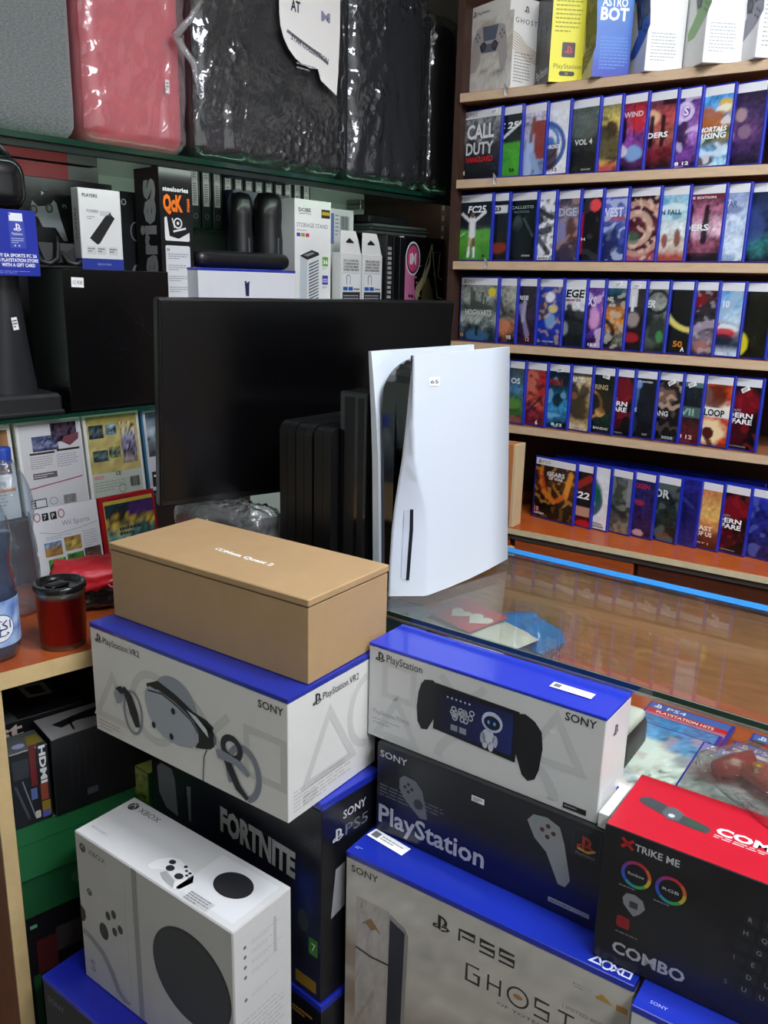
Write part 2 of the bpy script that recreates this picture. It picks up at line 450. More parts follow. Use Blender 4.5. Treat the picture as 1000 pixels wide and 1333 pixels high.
t = thing('base_cabinet', 'reddish wooden base cabinet with a deep ledge below the game shelf', 'cabinet', (-1.30, 1.96, 0))
OR = wood('#9c4a22', .35); ORD = wood('#8e3f1e', .35); W = .55+1.30
mb = MB(); mb.box(0, 0, .825, W, .43, .842, wood('#a8501f', .3), .001, {'y-': mat('#c9bb98', .5, var=.1)}); o = mb.build('ledge_top', t); o['label'] = 'orange wooden ledge with pale front edge'
mb = MB(); mb.box(0, .004, .812, W, .02, .825, mat('#3f3a38', .4)); mb.build('dark_rail', t)
mb = MB(); mb.box(0, .02, 0, W, .43, .825, mat('#3a1d12', .5)); mb.build('carcass', t)
for i, (a, b_) in enumerate(((.405, .72), (.03, .39))):
    mb = MB(); mb.box(a-.0, .006, .12, b_, .021, .811, OR if i == 0 else ORD, .002); mb.build('door', t)
mb = MB(); mb.box(.73, .008, .12, W, .021, .811, mat('#4a2416', .4, var=.2, vscale=12, stretch=(1, 6, 6)), .002); mb.build('door', t)
mb = MB(); mb.box(.385, .002, 0, .405, .021, .79, mat('#c9b08a', .5), .001); mb.build('end_post', t)
t = thing('wooden_box_panel', 'light orange wooden panel left of the lowest row of games', 'wood panel', (-1.15, 1.965, .842))
mb = MB(); mb.box(0, 0, 0, .236, .05, .218, wood('#b5713f', .4, axis='z'), .001); mb.build('panel', t)
mb = MB(); mb.box(.236, 0, 0, .246, .05, .218, mat('#cbb38c', .5), .001); o = mb.build('edge_trim', t); o['label'] = 'pale edge strip'

# ------------------------------------------------------------------ game cases
CASE = mat('#1c2a9c', .18, coat=.5)
def mix(a, b, k): return tuple(a[i]+(b[i]-a[i])*k for i in range(3))
def sst(x): x = max(0., min(1., x)); return x*x*(3-2*x)
def art(bg, blobs, seed, na=.35, ns=5.):
    B = [(v, lin(h)) for v, h in bg] if isinstance(bg[0], tuple) else [(1-i/(len(bg)-1), lin(h)) for i, h in enumerate(bg)]
    B.sort(); bl = [(b[0], b[1:-2], lin(b[-2]), b[-1]) for b in blobs]
    def fn(u, v):
        nz = noise.fractal(Vector((u*ns+seed*7.3, v*ns*1.26, seed)), 1., 2.1, 4)
        vv = v+nz*.10*na*2
        c = B[0][1]
        for i in range(len(B)-1):
            if vv >= B[i][0]: c = mix(B[i][1], B[i+1][1], sst((vv-B[i][0])/(B[i+1][0]-B[i][0]+1e-6)))
        n3 = noise.fractal(Vector((u*17+seed*3.7, v*21, seed*2.)), .8, 2.2, 2)
        k = 1+na*1.5*nz+na*1.7*n3; c = tuple(max(0, x*k) for x in c)
        for kd, a, hc, al in bl:
            if kd == 'e':      # soft ellipse
                x, y, rx, ry = a; r = math.hypot((u-x)/rx, (v-y)/ry)+nz*.35*na*2; w = al*sst((1.15-r)/.4)
            elif kd == 'E':    # crisp ellipse
                x, y, rx, ry = a; r = math.hypot((u-x)/rx, (v-y)/ry); w = al*sst((1.05-r)/.12)
            elif kd == 'l':
                x0, y0, x1, y1, ww = a; dx, dy = x1-x0, y1-y0; t_ = max(0, min(1, ((u-x0)*dx+(v-y0)*dy)/(dx*dx+dy*dy)))
                r = math.hypot(u-x0-t_*dx, (v-y0-t_*dy)*1.26)/ww+nz*.25*na*2; w = al*sst((1.2-r)/.45)
            elif kd == 'a':
                x, y, rr, ww = a; r = abs(math.hypot(u-x, (v-y)*1.26)-rr)/ww+nz*.3*na; w = al*sst((1.2-r)/.5)
            elif kd == 'r':
                x0, y0, x1, y1 = a; w = al if x0 <= u <= x1 and y0 <= v <= y1 else 0
            elif kd == 'n':    # noisy flecks below/above threshold
                sc, th = a; q = noise.noise(Vector((u*sc+seed, v*sc*1.26, seed*3.1))); w = al*sst((q-th)/.12)
            c = mix(c, hc, w)
        return c
    return fn
CW, CH, CD = .135, .170, .0100
def case_shell(t):
    mb = MB(); mb.box(0, 0, 0, CW, CD, CH, CASE, .0018); return mb.build('case', t)
SHELL = [None]
ALPHA = 12.8
def game(label, x_right, z, bg, blobs, texts, group, seed, header=True, ysh=.01, hcol='#dcdcdf', tint=None, na=.35, ns=5., lean=0, tag=None):
    a = R_(ALPHA)
    x0 = x_right-CW*math.cos(a); y0 = 2.064+ysh+CW*math.sin(a)
    t = thing('game_case', label, 'video game case', (x0, y0, z+.0006), -ALPHA, group, (-lean, 0))
    if SHELL[0] is None: SHELL[0] = case_shell(t)
    else:
        c = SHELL[0].copy(); COL.objects.link(c); c.parent = t
    mb = MB(); F = Face(mb, (0, 0, 0), (1, 0, 0), (0, 0, 1), (0, -1, 0))
    X0, X1, Z0, Z1 = .0045, .1295, .004, .166; ZH = .148 if header else Z1
    F.grid(X0, Z0, X1, ZH, 36, 46, art(bg, blobs, seed, na, ns), 1)
    if header:
        F.rect(X0, ZH, X1, Z1, hcol, 1, .3); F.ps(X0+.006, ZH+.0035, .011, '#333338', 2); F.text('PS5', X0+.021, ZH+.0045, .0085, '#77777c', .026, l=2)
    for q in texts:
        s, x, y, h, w, c = q[:6]; F.text(s, x/1000, y/1000, h/1000, c, w/1000 if w else None, bold=.03, l=3, shear=(q[6] if len(q) > 6 else 0), rough=.25)
    mb.build('cover', t)
    if tag: sticker(t, Face(MB(), (0, 0, 0), (1, 0, 0), (0, 0, 1), (0, -1, 0)), tag[0]/1000, tag[1]/1000, .020, .010, tag[2])
    return t
def row(z, xs, group, specs, base):
    for i, (x, sp) in enumerate(zip(xs, specs)):
        sp = dict(sp); game(sp.pop('lab'), x, z, sp.pop('bg'), sp.pop('b', []), sp.pop('t', []), group, base+i*1.7, **sp)
def S(lab, bg, b=(), t=(), **k): return dict(lab=lab, bg=bg, b=list(b), t=list(t), **k)
Wt = '#eeeeee'
MW = dict(bg=['#151316', '#2a0c12', '#120c10', '#0c0b0d'], b=[('e', .75, .75, .28, .22, '#7a1420', .8), ('e', .6, .25, .25, .2, '#4a0e16', .7), ('n', 6, .25, '#a02028', .35)])
MWT = [('MODERN', 22, 76, 11, 96, Wt), ('WARFARE', 18, 62, 11, 100, Wt), ('CALL OF DUTY', 40, 90, 5, 50, '#9a9a9a'), ('ACTIVISION', 70, 8, 3, 40, '#8a8a8a')]
row(1.715, [-1.052, -.995, -.93, -.87, -.797, -.744, -.684, -.618, -.565, -.497, -.43], 'game cases on the upper row of the game shelf', [
 S('leftmost case of the upper row, dark battlefield cover with big white block letters', ['#8b8f90', '#6a6e70', '#2a2f34', '#1c2026', '#12151a'], [('n', 7, .12, '#20242a', .6), ('r', 0, 0, 1, .13, '#12141a', .85)],
   [('CALL', 20, 100, 33, 90, '#e4e4e4'), ('OF', 60, 92, 5, 10, '#cccccc'), ('DUTY', 18, 62, 28, 92, '#cfcfcf'), ('VANGUARD', 18, 43, 13, 92, '#c81c24'), ('M', 8, 14, 10, 8, Wt)], tag=(98, 152, 6)),
 S('football game case with black top over bright green pitch, second in the upper row', [(0, '#3f9a28'), (.52, '#4aa52e'), (.58, '#1b2a24'), (1, '#141c22')], [('l', .5, .6, 1, .86, .03, '#e8ecec', .9)], [('FC 25', 40, 116, 14, 80, Wt, .2), ('EA', 100, 14, 8, 16, '#1a2a1a')], na=.15),
 S('basketball game case with pale blue player and a brick red panel', ['#b9b6c6', '#a8a2b8', '#8a97b6', '#6b7ba6'], [('r', .72, .25, 1, .85, '#8a3226', .95), ('l', .62, .05, .66, .62, .10, '#a9bfe0', .95), ('l', .66, .55, .72, .9, .05, '#7a4a34', .9), ('l', .72, .3, .85, .02, .08, '#8fa8d0', .9)], [('7', 98, 8, 7, 6, '#2a2a2a')]),
 S('white game case with sweeping blue arcs round a dark face', ['#e8eaee', '#dfe3ea', '#e6e8ec', '#e9ebef'], [('a', .45, .45, .46, .05, '#1f4f9c', .95), ('a', .45, .5, .33, .035, '#2a6ab8', .9), ('e', .6, .3, .2, .25, '#3b2a30', .95), ('e', .58, .52, .12, .08, '#2e6fb0', .9)], [('CHRONOS', 66, 62, 9, 44, Wt), ('12', 90, 10, 7, 14, '#24324a')], na=.1),
 S('murky green-grey game case with pale VOL 4 lettering across the middle', ['#55605a', '#4a544e', '#2c332f', '#151a18', '#1c211e'], [('e', .7, .7, .4, .2, '#6a746c', .5)], [('INT  VOL 4', 30, 66, 12, 88, '#cfd2cc'), ('KONAMI', 92, 8, 4, 26, '#9aa08a')], tag=None),
 S('yellow war game case with two soldiers in profile', ['#8a8450', '#c8b45e', '#d6bd6a', '#b89a54', '#b06048'], [('e', .6, .6, .16, .12, '#3a2c20', .95), ('e', .85, .62, .14, .12, '#3a2e22', .95), ('e', .7, .38, .35, .22, '#4d4a2e', .9), ('r', .4, .0, 1, .07, '#c04a48', .7), ('n', 8, .3, '#2c2618', .6)]),
 S('red and violet game case with a hooded figure, between yellow and sunset covers', ['#8a2030', '#a8405a', '#7a3a8a', '#5a2a6a', '#2a1430'], [('e', .52, .6, .12, .28, '#141018', .95), ('l', .75, .95, .78, .5, .02, '#200c14', .9), ('e', .85, .75, .15, .2, '#c2242c', .8), ('e', .8, .25, .18, .14, '#7fa8d8', .9), ('e', .55, .3, .12, .1, '#e8d8dc', .8)], [('REWIND', 55, 118, 11, 68, '#d8b8c0')]),
 S('game case with glowing red sunset and two dark silhouettes in the upper row', ['#5a2a3a', '#b04a4a', '#a85a50', '#6a1c28', '#2a0e14'], [('e', .55, .75, .16, .12, '#e8b890', .9), ('l', .55, .75, .55, .35, .05, '#1a1018', .95), ('l', .78, .75, .78, .35, .05, '#1a1018', .95), ('r', .75, .92, 1, 1, '#1a0c14', .9)], [('RIDERS', 46, 70, 11, 70, Wt)]),
 S('purple game case with pale smoke and a standing figure', ['#4a2e6a', '#7a4a9a', '#a070b8', '#6a3a86', '#2e1a4a'], [('e', .7, .5, .14, .3, '#2a1838', .9), ('e', .7, .68, .06, .05, '#3a2030', .95), ('a', .72, .8, .14, .04, '#e0d0f0', .8), ('n', 5, .2, '#e0c8f0', .6)], [('S', 92, 112, 18, 12, '#e6dcf2'), ('8 12', 82, 8, 7, 34, Wt)]),
 S('adventure game case with blue sky, orange cliffs and RISING lettering', ['#4a90cc', '#5aa0d4', '#b06a38', '#7a6a3a', '#5a9cc8', '#a8d0e4'], [('e', .9, .85, .18, .1, '#d8b030', .95), ('e', .6, .7, .2, .15, '#a86030', .9), ('l', .5, .35, 1, .5, .05, '#3a5a3a', .9), ('e', .55, .08, .2, .08, '#5a3422', .9), ('n', 7, .25, '#e8f4fa', .6)], [('IMMORTALS', 44, 74, 10, 78, '#f0f4f8', .15), ('RISING', 60, 60, 11, 62, '#f0f4f8', .15)]),
 S('dark violet game case with a crowd of faces, right end of upper row', ['#2a2038', '#3a2a50', '#5a3a6a', '#3a2450', '#1a1228'], [('e', .35, .6, .14, .1, '#b08a98', .9), ('e', .6, .7, .12, .1, '#a88a90', .9), ('e', .4, .4, .12, .1, '#c09aa0', .8), ('e', .7, .45, .12, .1, '#8a6a80', .8)], [('EA  SPORTS', 14, 8, 6, 44, '#e6e6ee')]),
], 11.)
row(1.512, [-1.065, -1.017, -.94, -.89, -.827, -.771, -.709, -.634, -.568, -.49, -.439, -.375], 'game cases on the second row of the game shelf', [
 S('leftmost case of the second row, white-kitted footballer with arms spread on green pitch', [(0, '#3b8a26'), (.50, '#55a436'), (.55, '#203038'), (.6, '#101a26'), (1, '#121c2c')], [('n', 12, .2, '#7aa0a8', .0), ('l', .22, .8, .42, .68, .035, '#e4e6e8', 1), ('l', .58, .68, .84, .82, .035, '#e4e6e8', 1), ('l', .5, .70, .5, .42, .085, '#e8eaec', 1), ('E', .5, .77, .045, .05, '#7a4a38', 1), ('l', .45, .36, .42, .2, .035, '#caa088', 1), ('l', .55, .36, .56, .2, .035, '#6a4434', 1), ('l', .43, .2, .41, .06, .035, '#e8e8e8', 1), ('l', .56, .2, .57, .06, .035, '#e8e8e8', 1), ('l', 0, .34, .3, .47, .012, '#e0f0e0', .8)],
   [('FC25', 50, 122, 16, 60, Wt, .2), ('3', 7, 12, 9, 7, '#e8e8d8'), ('A', 104, 10, 8, 9, '#0a1a0a')], na=.12),
 S('dark game case with a white 23 box above a red-brown glow', ['#141c22', '#18222a', '#141c20', '#2a1a16', '#141414'], [('r', .55, .80, .98, .93, '#d8dcdc', 1), ('e', .75, .2, .3, .1, '#8a3418', .9), ('e', .7, .5, .12, .25, '#0a0f12', .8)], [('W23', 62, 124, 9, 44, '#15191c')], na=.3),
 S('nearly black game case with faint thin grey title letters, second row', ['#10181a', '#141e20', '#0e1416', '#0c1012'], [('e', .55, .6, .12, .14, '#4a5a5a', .7), ('l', .7, .7, .95, .4, .02, '#5a6a68', .7), ('e', .6, .3, .3, .3, '#1a2426', .8)], [('CALLISTO', 50, 128, 7, 72, '#8a9a98'), ('PROTOCOL', 60, 118, 5, 50, '#6a7a78'), ('STRIKING', 92, 12, 4, 26, '#c8cccc')]),
 S('white game case with black ink-brush warriors', ['#e6e8ea', '#e2e4e8', '#e8eaec', '#dfe2e6'], [('l', .55, .85, .95, .7, .06, '#15171b', .95), ('e', .62, .68, .14, .1, '#1a1c22', .95), ('l', .5, .45, .9, .5, .07, '#15171b', .9), ('l', .6, .4, .9, .12, .06, '#1a1c20', .9), ('n', 9, .1, '#22252a', .7)], [('BANDAI', 88, 6, 4, 30, '#3a3d42')], na=.1),
 S('greyish purple game case with a crowd of armed heroes', ['#3a3440', '#8a8494', '#6a5a6a', '#4a3a48', '#2a2430'], [('e', .6, .45, .16, .2, '#8a86b0', .9), ('e', .85, .5, .14, .2, '#5a3a34', .9), ('n', 6, .15, '#b08a80', .6), ('e', .8, .1, .3, .12, '#3a3448', .9)], [('EDGE', 58, 108, 18, 66, '#b4b8c8')]),
 S('black game case with a red side band and a round red sticker', ['#0f1012', '#15161a', '#121316', '#0e0f10'], [('r', .0, .1, .62, .78, '#b01822', .9), ('E', .86, .88, .13, .1, '#e04a50', 1), ('n', 5, .3, '#3a3e42', .5)], [('DEATH', 40, 50, 6, 50, '#e8e4e0')], na=.25),
 S('blue-violet game case with jagged lettering beside the red-stickered one', ['#4a4aa0', '#6a70b8', '#4a5aa8', '#2a3a80', '#20285a'], [('r', .4, .62, 1, .7, '#a05040', .7), ('n', 7, .1, '#c8d8f0', .6), ('e', .7, .3, .2, .2, '#1a2450', .8)], [('WEST', 60, 104, 20, 62, '#d8dcf4')]),
 S('dark wine-red game case with a swirling ring of small figures', ['#2a1420', '#4a1a2c', '#5a2030', '#4a1828', '#a04a5a'], [('a', .6, .5, .5, .06, '#c89a8a', .8), ('a', .55, .5, .3, .07, '#e0b8a0', .7), ('e', .5, .35, .16, .12, '#2a6a4a', .7), ('n', 9, .15, '#e8c8b0', .6), ('l', .5, .95, .95, .75, .015, '#e0b090', .7)], na=.5),
 S('pale turquoise sky game case with small red clothed travellers', ['#8ab8cc', '#a8ccd8', '#d8e0dc', '#d0c8b8', '#b04a3a'], [('l', .4, .95, .8, .7, .1, '#4a90b0', .7), ('e', .6, .3, .06, .12, '#8a3a34', .9), ('e', .85, .35, .07, .15, '#7a2e2a', .9), ('e', .7, .8, .3, .08, '#e0f0f0', .8)], [('GRAN FALL', 30, 106, 10, 86, '#3a5a6a')], na=.2),
 S('game case with magenta glow behind two dark figures', ['#4a1c30', '#a0607a', '#d8b0c0', '#8a4a60', '#1c1018'], [('r', .0, .93, 1, 1, '#6a2436', .95), ('l', .38, .78, .36, .3, .06, '#141018', .95), ('l', .7, .75, .68, .3, .06, '#141018', .95), ('e', .38, .82, .05, .05, '#141018', .95), ('e', .7, .8, .05, .05, '#141018', .95), ('r', 0, 0, 1, .12, '#181014', .8)], [('RIDERS', 16, 70, 13, 84, Wt), ('THE EDITION', 40, 138, 5, 70, '#e8c8cc')]),
 S('icy blue-grey game case with a lone warrior below faint title', ['#8a9ac0', '#a8b8d4', '#b8c8dc', '#c8d8e8', '#8aa0c0'], [('l', .45, .6, .42, .2, .09, '#3a3830', .95), ('e', .46, .68, .06, .05, '#4a3c34', .95), ('l', .4, .25, .32, .05, .04, '#2a2c30', .9), ('l', .5, .25, .54, .05, .04, '#2a2c30', .9), ('e', .75, .75, .18, .06, '#6a7aa0', .8), ('n', 6, .2, '#e8f0f8', .6)], [('GOD OF WAR', 10, 118, 13, 96, '#5a6a90'), ('RAGNAROK', 30, 104, 7, 60, '#5a6a90')], na=.2),
 S('dark blue game case cut off at the right end of the second row', ['#1a2440', '#24345a', '#1a2a4a', '#2a6a6a', '#10182a'], [('e', .5, .5, .3, .3, '#3a4a8a', .6)]),
], 41.)
row(1.303, [-1.035, -.98, -.924, -.854, -.793, -.746, -.691, -.645, -.591, -.534, -.48, -.424, -.365], 'game cases on the third row of the game shelf', [
 S('leftmost case of the third row, misty grey-green spires with a yellow round sticker', ['#7a8078', '#8f958a', '#4a544e', '#9aa49e', '#3a464c', '#20303c'], [('l', .3, .62, .3, .95, .03, '#3a4240', .9), ('l', .36, .6, .36, .86, .05, '#39413e', .9), ('l', .6, .6, .6, .85, .04, '#414945', .9), ('l', .68, .6, .68, .78, .03, '#414945', .9), ('e', .45, .6, .4, .1, '#39423e', .8), ('e', .5, .08, .3, .12, '#3a6a94', .8), ('l', .48, .25, .48, .1, .04, '#1a2024', .9), ('E', .86, .88, .1, .08, '#d8c62a', 1)],
   [('HOGWARTS', 22, 70, 14, 92, '#c8d0c8'), ('LEGACY', 50, 60, 6, 34, '#a8b0a8'), ('12', 8, 12, 8, 10, '#e8c060')], na=.4),
 S('foggy pale game case with fire-lit ground, next to the misty spires', ['#9a9c90', '#a8aa9c', '#6a6a60', '#a86a4a', '#1c1a1a'], [('l', .5, .9, .7, .5, .05, '#2a2c2c', .9), ('e', .68, .3, .2, .12, '#c88058', .9), ('l', .6, .6, .9, .45, .02, '#3a3a38', .8)], [('VALIANT', 58, 68, 9, 52, '#4a4c48'), ('WB', 104, 12, 10, 16, '#e0e0e0')]),
 S('dark violet game case with curved pale blades below RISE lettering', ['#221c28', '#1c1824', '#2c2034', '#2a1a2c', '#3a1c30'], [('l', .62, .65, .82, .15, .06, '#8a80a0', .9), ('l', .72, .72, .7, .4, .05, '#b0a8c0', .8)], [('SUNRISE', 40, 114, 10, 66, '#dcdce0'), ('12', 104, 10, 9, 12, '#e09a9a')]),
 S('deep blue game case with white and gold plumed figure', ['#2a3a9a', '#26389c', '#1c2e94', '#2034a0', '#1a2a80'], [('e', .72, .82, .12, .09, '#e8e8ee', .95), ('e', .8, .62, .12, .08, '#d8c878', .9), ('e', .55, .6, .12, .18, '#4a3a54', .9), ('e', .75, .42, .14, .14, '#7fa8d8', .8), ('n', 9, .2, '#d0b070', .5)], [('SQUARE', 78, 10, 4, 34, '#b8c0e0')], na=.2),
 S('white game case with black SIEGE lettering over a kneeling soldier', [(0, '#14181a'), (.35, '#22282a'), (.6, '#3a4040'), (.64, '#d8dadc'), (1, '#e2e4e6')], [('e', .65, .5, .16, .16, '#1c2224', .95), ('e', .64, .66, .07, .06, '#2a2a28', .95), ('l', .6, .5, 1, .42, .04, '#14181a', .95), ('e', .55, .3, .1, .12, '#a0a4a4', .7)], [('SIEGE', 50, 124, 18, 76, '#1a1c1e', .1), ('RAINBOW SIX', 56, 114, 6, 62, '#8a2a2e')], na=.2),
 S('violet game case with a pink-lit dancer shape, third row', ['#5a3a8a', '#7a4a9a', '#9a60b0', '#5a348a', '#241640'], [('l', .7, .75, .68, .3, .09, '#2a1a44', .9), ('e', .82, .5, .12, .2, '#e0a0d0', .8), ('n', 6, .2, '#f0d0f0', .6)], [('XS', 84, 104, 22, 26, '#dcd0f0'), ('8 12 3', 80, 8, 6, 40, Wt)]),
 S('game case with burning orange sky above a coiled pale machine', ['#1f4a5a', '#2a3a40', '#c87a2a', '#d08a3a', '#6a6a60', '#2a2624'], [('a', .5, .25, .28, .05, '#14120f', .9), ('n', 8, .1, '#c8c0b0', .6), ('r', .3, .93, 1, 1, '#1a5060', .8)], [('SKULL BONES', 40, 118, 9, 56, '#e8dcc4'), ('AND', 84, 104, 7, 20, '#e8dcc4')], tag=(98, 150, 12)),
 S('black and white striped game case with red lower corner', ['#2a2628', '#3a3436', '#1a1618', '#2a1416', '#141012'], [('r', .68, .7, .86, 1, '#d8d8d6', .9), ('e', .78, .5, .14, .14, '#a89890', .8), ('e', .75, .2, .2, .08, '#a02028', .9)], [('I', 95, 96, 34, 8, '#e0e0de')], tag=(96, 150, -8)),
 S('grey-green game case with a shadowy masked creature', ['#6a6e66', '#8a8e84', '#4a504a', '#5a6256', '#20241f'], [('a', .8, .8, .22, .035, '#16181a', .9), ('e', .6, .55, .16, .2, '#1c2020', .9), ('e', .85, .35, .2, .2, '#2a302c', .9), ('e', .9, .25, .08, .1, '#4a9a5a', .7)], [('NIER', 56, 106, 16, 44, '#dcdedc', .2)]),
 S('black game case with a yellow crescent of writing and gold numerals', ['#141412', '#121210', '#141412', '#10100e'], [('a', 1.05, .86, .62, .055, '#d8ca6a', 1)], [('50', 92, 18, 13, 24, '#c87a20'), ('A', 112, 8, 10, 10, Wt)], na=.25),
 S('dim game case with a pale crashed car and dark red patch', ['#4a1c20', '#2a2226', '#2a262a', '#7a6a74', '#3a2c30'], [('e', .62, .85, .2, .12, '#7a1418', .9), ('a', 1.0, .05, .55, .08, '#a898a8', .8), ('e', .8, .12, .16, .1, '#a86a60', .8), ('n', 8, .25, '#c0b8c0', .4)], []),
 S('pale blue game case with a red and white racing vehicle', ['#6a9cc8', '#8ab4d8', '#b0c8d8', '#8a8a90', '#2a3244', '#c0ccdc'], [('l', .9, .95, .4, .4, .1, '#9ab8d0', .8), ('e', .7, .42, .3, .08, '#e0e4e8', .95), ('e', .72, .35, .22, .08, '#c0242c', .95), ('e', .68, .25, .24, .09, '#1a2230', .9), ('l', .45, .42, .6, .48, .03, '#c02a30', .9)], [('F1 10', 60, 112, 14, 40, '#e4ecf4'), ('SPORTS', 40, 6, 5, 60, '#dfe6ee')], na=.2),
 S('black and yellow game case at the right end of the third row', ['#1a1a12', '#14140e', '#1c1c10', '#121208'], [('e', .32, .7, .2, .25, '#e0d41c', .95), ('e', .3, .62, .08, .08, '#1a1a10', .9), ('a', .4, .2, .2, .08, '#d8cc20', .9)], []),
], 81.)
row(1.093, [-.995, -.943, -.881, -.818, -.759, -.7, -.652, -.596, -.536, -.487, -.422, -.36], 'game cases on the fourth row of the game shelf', [
 S('game case mostly hidden behind the white console on the fourth row', ['#20262c', '#1a2024', '#14181c'], []),
 S('game case with blue night sky over green hills, first fully visible on the fourth row', ['#3a4a4c', '#3a5464', '#4a7aa0', '#3a6a3a', '#2c5a2a', '#7a4438'], [('e', .7, .35, .3, .1, '#5a8a3a', .9), ('e', .7, .05, .3, .08, '#8a4a48', .8)], [('SILL OS', 40, 108, 14, 78, '#d0dce0')]),
 S('game case with a huge red and tan portrait pattern', ['#7a3a30', '#b04a3c', '#b8503c', '#7a2430', '#5a1a26'], [('e', .65, .78, .2, .2, '#c86a54', .95), ('e', .92, .75, .12, .3, '#a82a30', .9), ('n', 9, .2, '#3a1420', .7), ('l', .55, .2, .95, .55, .02, '#2a1a30', .9), ('r', .4, 0, 1, .06, '#6a1a24', .8)], [('6', 104, 6, 11, 8, Wt)]),
 S('game case with red letters above glowing blue water', ['#15222a', '#182a34', '#1c4a68', '#3a8ab8', '#2a6a94', '#0e141a'], [('e', .75, .5, .14, .12, '#0f1e28', .9), ('n', 6, .2, '#8ac8e8', .5)], [('RONIN', 40, 112, 16, 70, '#8a2a24'), ('8 12', 84, 8, 7, 34, Wt)], tag=(92, 146, 8)),
 S('sandy game case with two armed explorers looking left', ['#b8a47a', '#c8b48a', '#b09a6a', '#8a744a', '#c8b48c'], [('e', .6, .68, .14, .14, '#2e261c', .95), ('e', .85, .7, .12, .12, '#3a3024', .95), ('e', .7, .42, .32, .22, '#3c3222', .95), ('r', .4, .94, 1, 1, '#20222c', .9), ('e', .62, .6, .08, .07, '#8a5a3a', .9)], [('UNCHARTED', 38, 126, 11, 74, '#ece6d6'), ('B', 62, 8, 8, 10, Wt)]),
 S('dark green game case with a broken golden ring', ['#161c16', '#1a241c', '#1c2a20', '#1a3028', '#141c1a'], [('a', .45, .48, .3, .03, '#c8863c', .9), ('e', .72, .35, .12, .08, '#e0a860', .8), ('e', .8, .55, .3, .2, '#2c2418', .7)], [('ELDEN RING', 22, 112, 12, 92, '#b8a070'), ('BANDAI', 80, 12, 6, 42, '#c8c8c0')], tag=(96, 142, -10)),
 S('black and red shooter game case left of the blue-figure one, fourth row', MW['bg'], MW['b'], MWT),
 S('black game case with a single pale blue figure', ['#12151c', '#141a24', '#10141c', '#0c0e12'], [('e', .62, .88, .08, .09, '#7a9ac8', .95), ('l', .62, .8, .56, .4, .045, '#4a6a98', .9), ('e', .55, .2, .12, .2, '#2a3a4a', .6)], [('CODE', 48, 66, 9, 36, '#c8d0dc'), ('HUNT', 104, 10, 5, 14, '#9aa0a8'), ('THE HUNTED', 60, 138, 4, 60, '#c8ccd4')]),
 S('black game case with a burst of tan splinters above VANG letters', ['#141416', '#18181a', '#121214', '#0f0f11'], [('e', .68, .75, .26, .16, '#8a6a58', .7), ('n', 9, .1, '#c8a890', .7), ('e', .75, .92, .2, .08, '#141416', .9), ('r', 0, 0, 1, .5, '#121215', .85)], [('YANG', 56, 62, 12, 46, '#d0ccc8'), ('2020', 90, 8, 6, 30, '#b8bcc0')], tag=(98, 134, 32)),
 S('dark game case with a grey-green middle band and dull red base', ['#1a2226', '#182026', '#14181c', '#4a1a1c', '#5a1a1e'], [('r', .3, .42, 1, .6, '#4a6460', .9), ('r', .3, .92, 1, 1, '#5a7a78', .9)], [('VII', 78, 70, 16, 36, '#8ab0a4'), ('8 12', 80, 14, 9, 36, '#e0b8b8')], tag=(96, 134, 25)),
 S('orange and white game case with black LOOP lettering band', ['#c04a20', '#a83a18', '#e8d8c0', '#c83c1c', '#c04018', '#7a2a14'], [('e', .45, .8, .22, .16, '#f0dcc0', .95), ('e', .68, .8, .24, .22, '#5a2014', .9), ('e', .62, .22, .34, .22, '#f4d8a8', .95), ('E', .62, .2, .12, .10, '#4a1a10', 1), ('l', .62, .12, .7, 0, .06, '#4a1a10', .95), ('r', 0, .46, 1, .62, '#e6e4de', 1)], [('DEATHLOOP', 8, 74, 15, 110, '#22201e')], tag=(52, 146, 2)),
 S('black and red shooter game case at the right end of the fourth row', MW['bg'], MW['b'], MWT, tag=(88, 132, 30)),
], 121.)
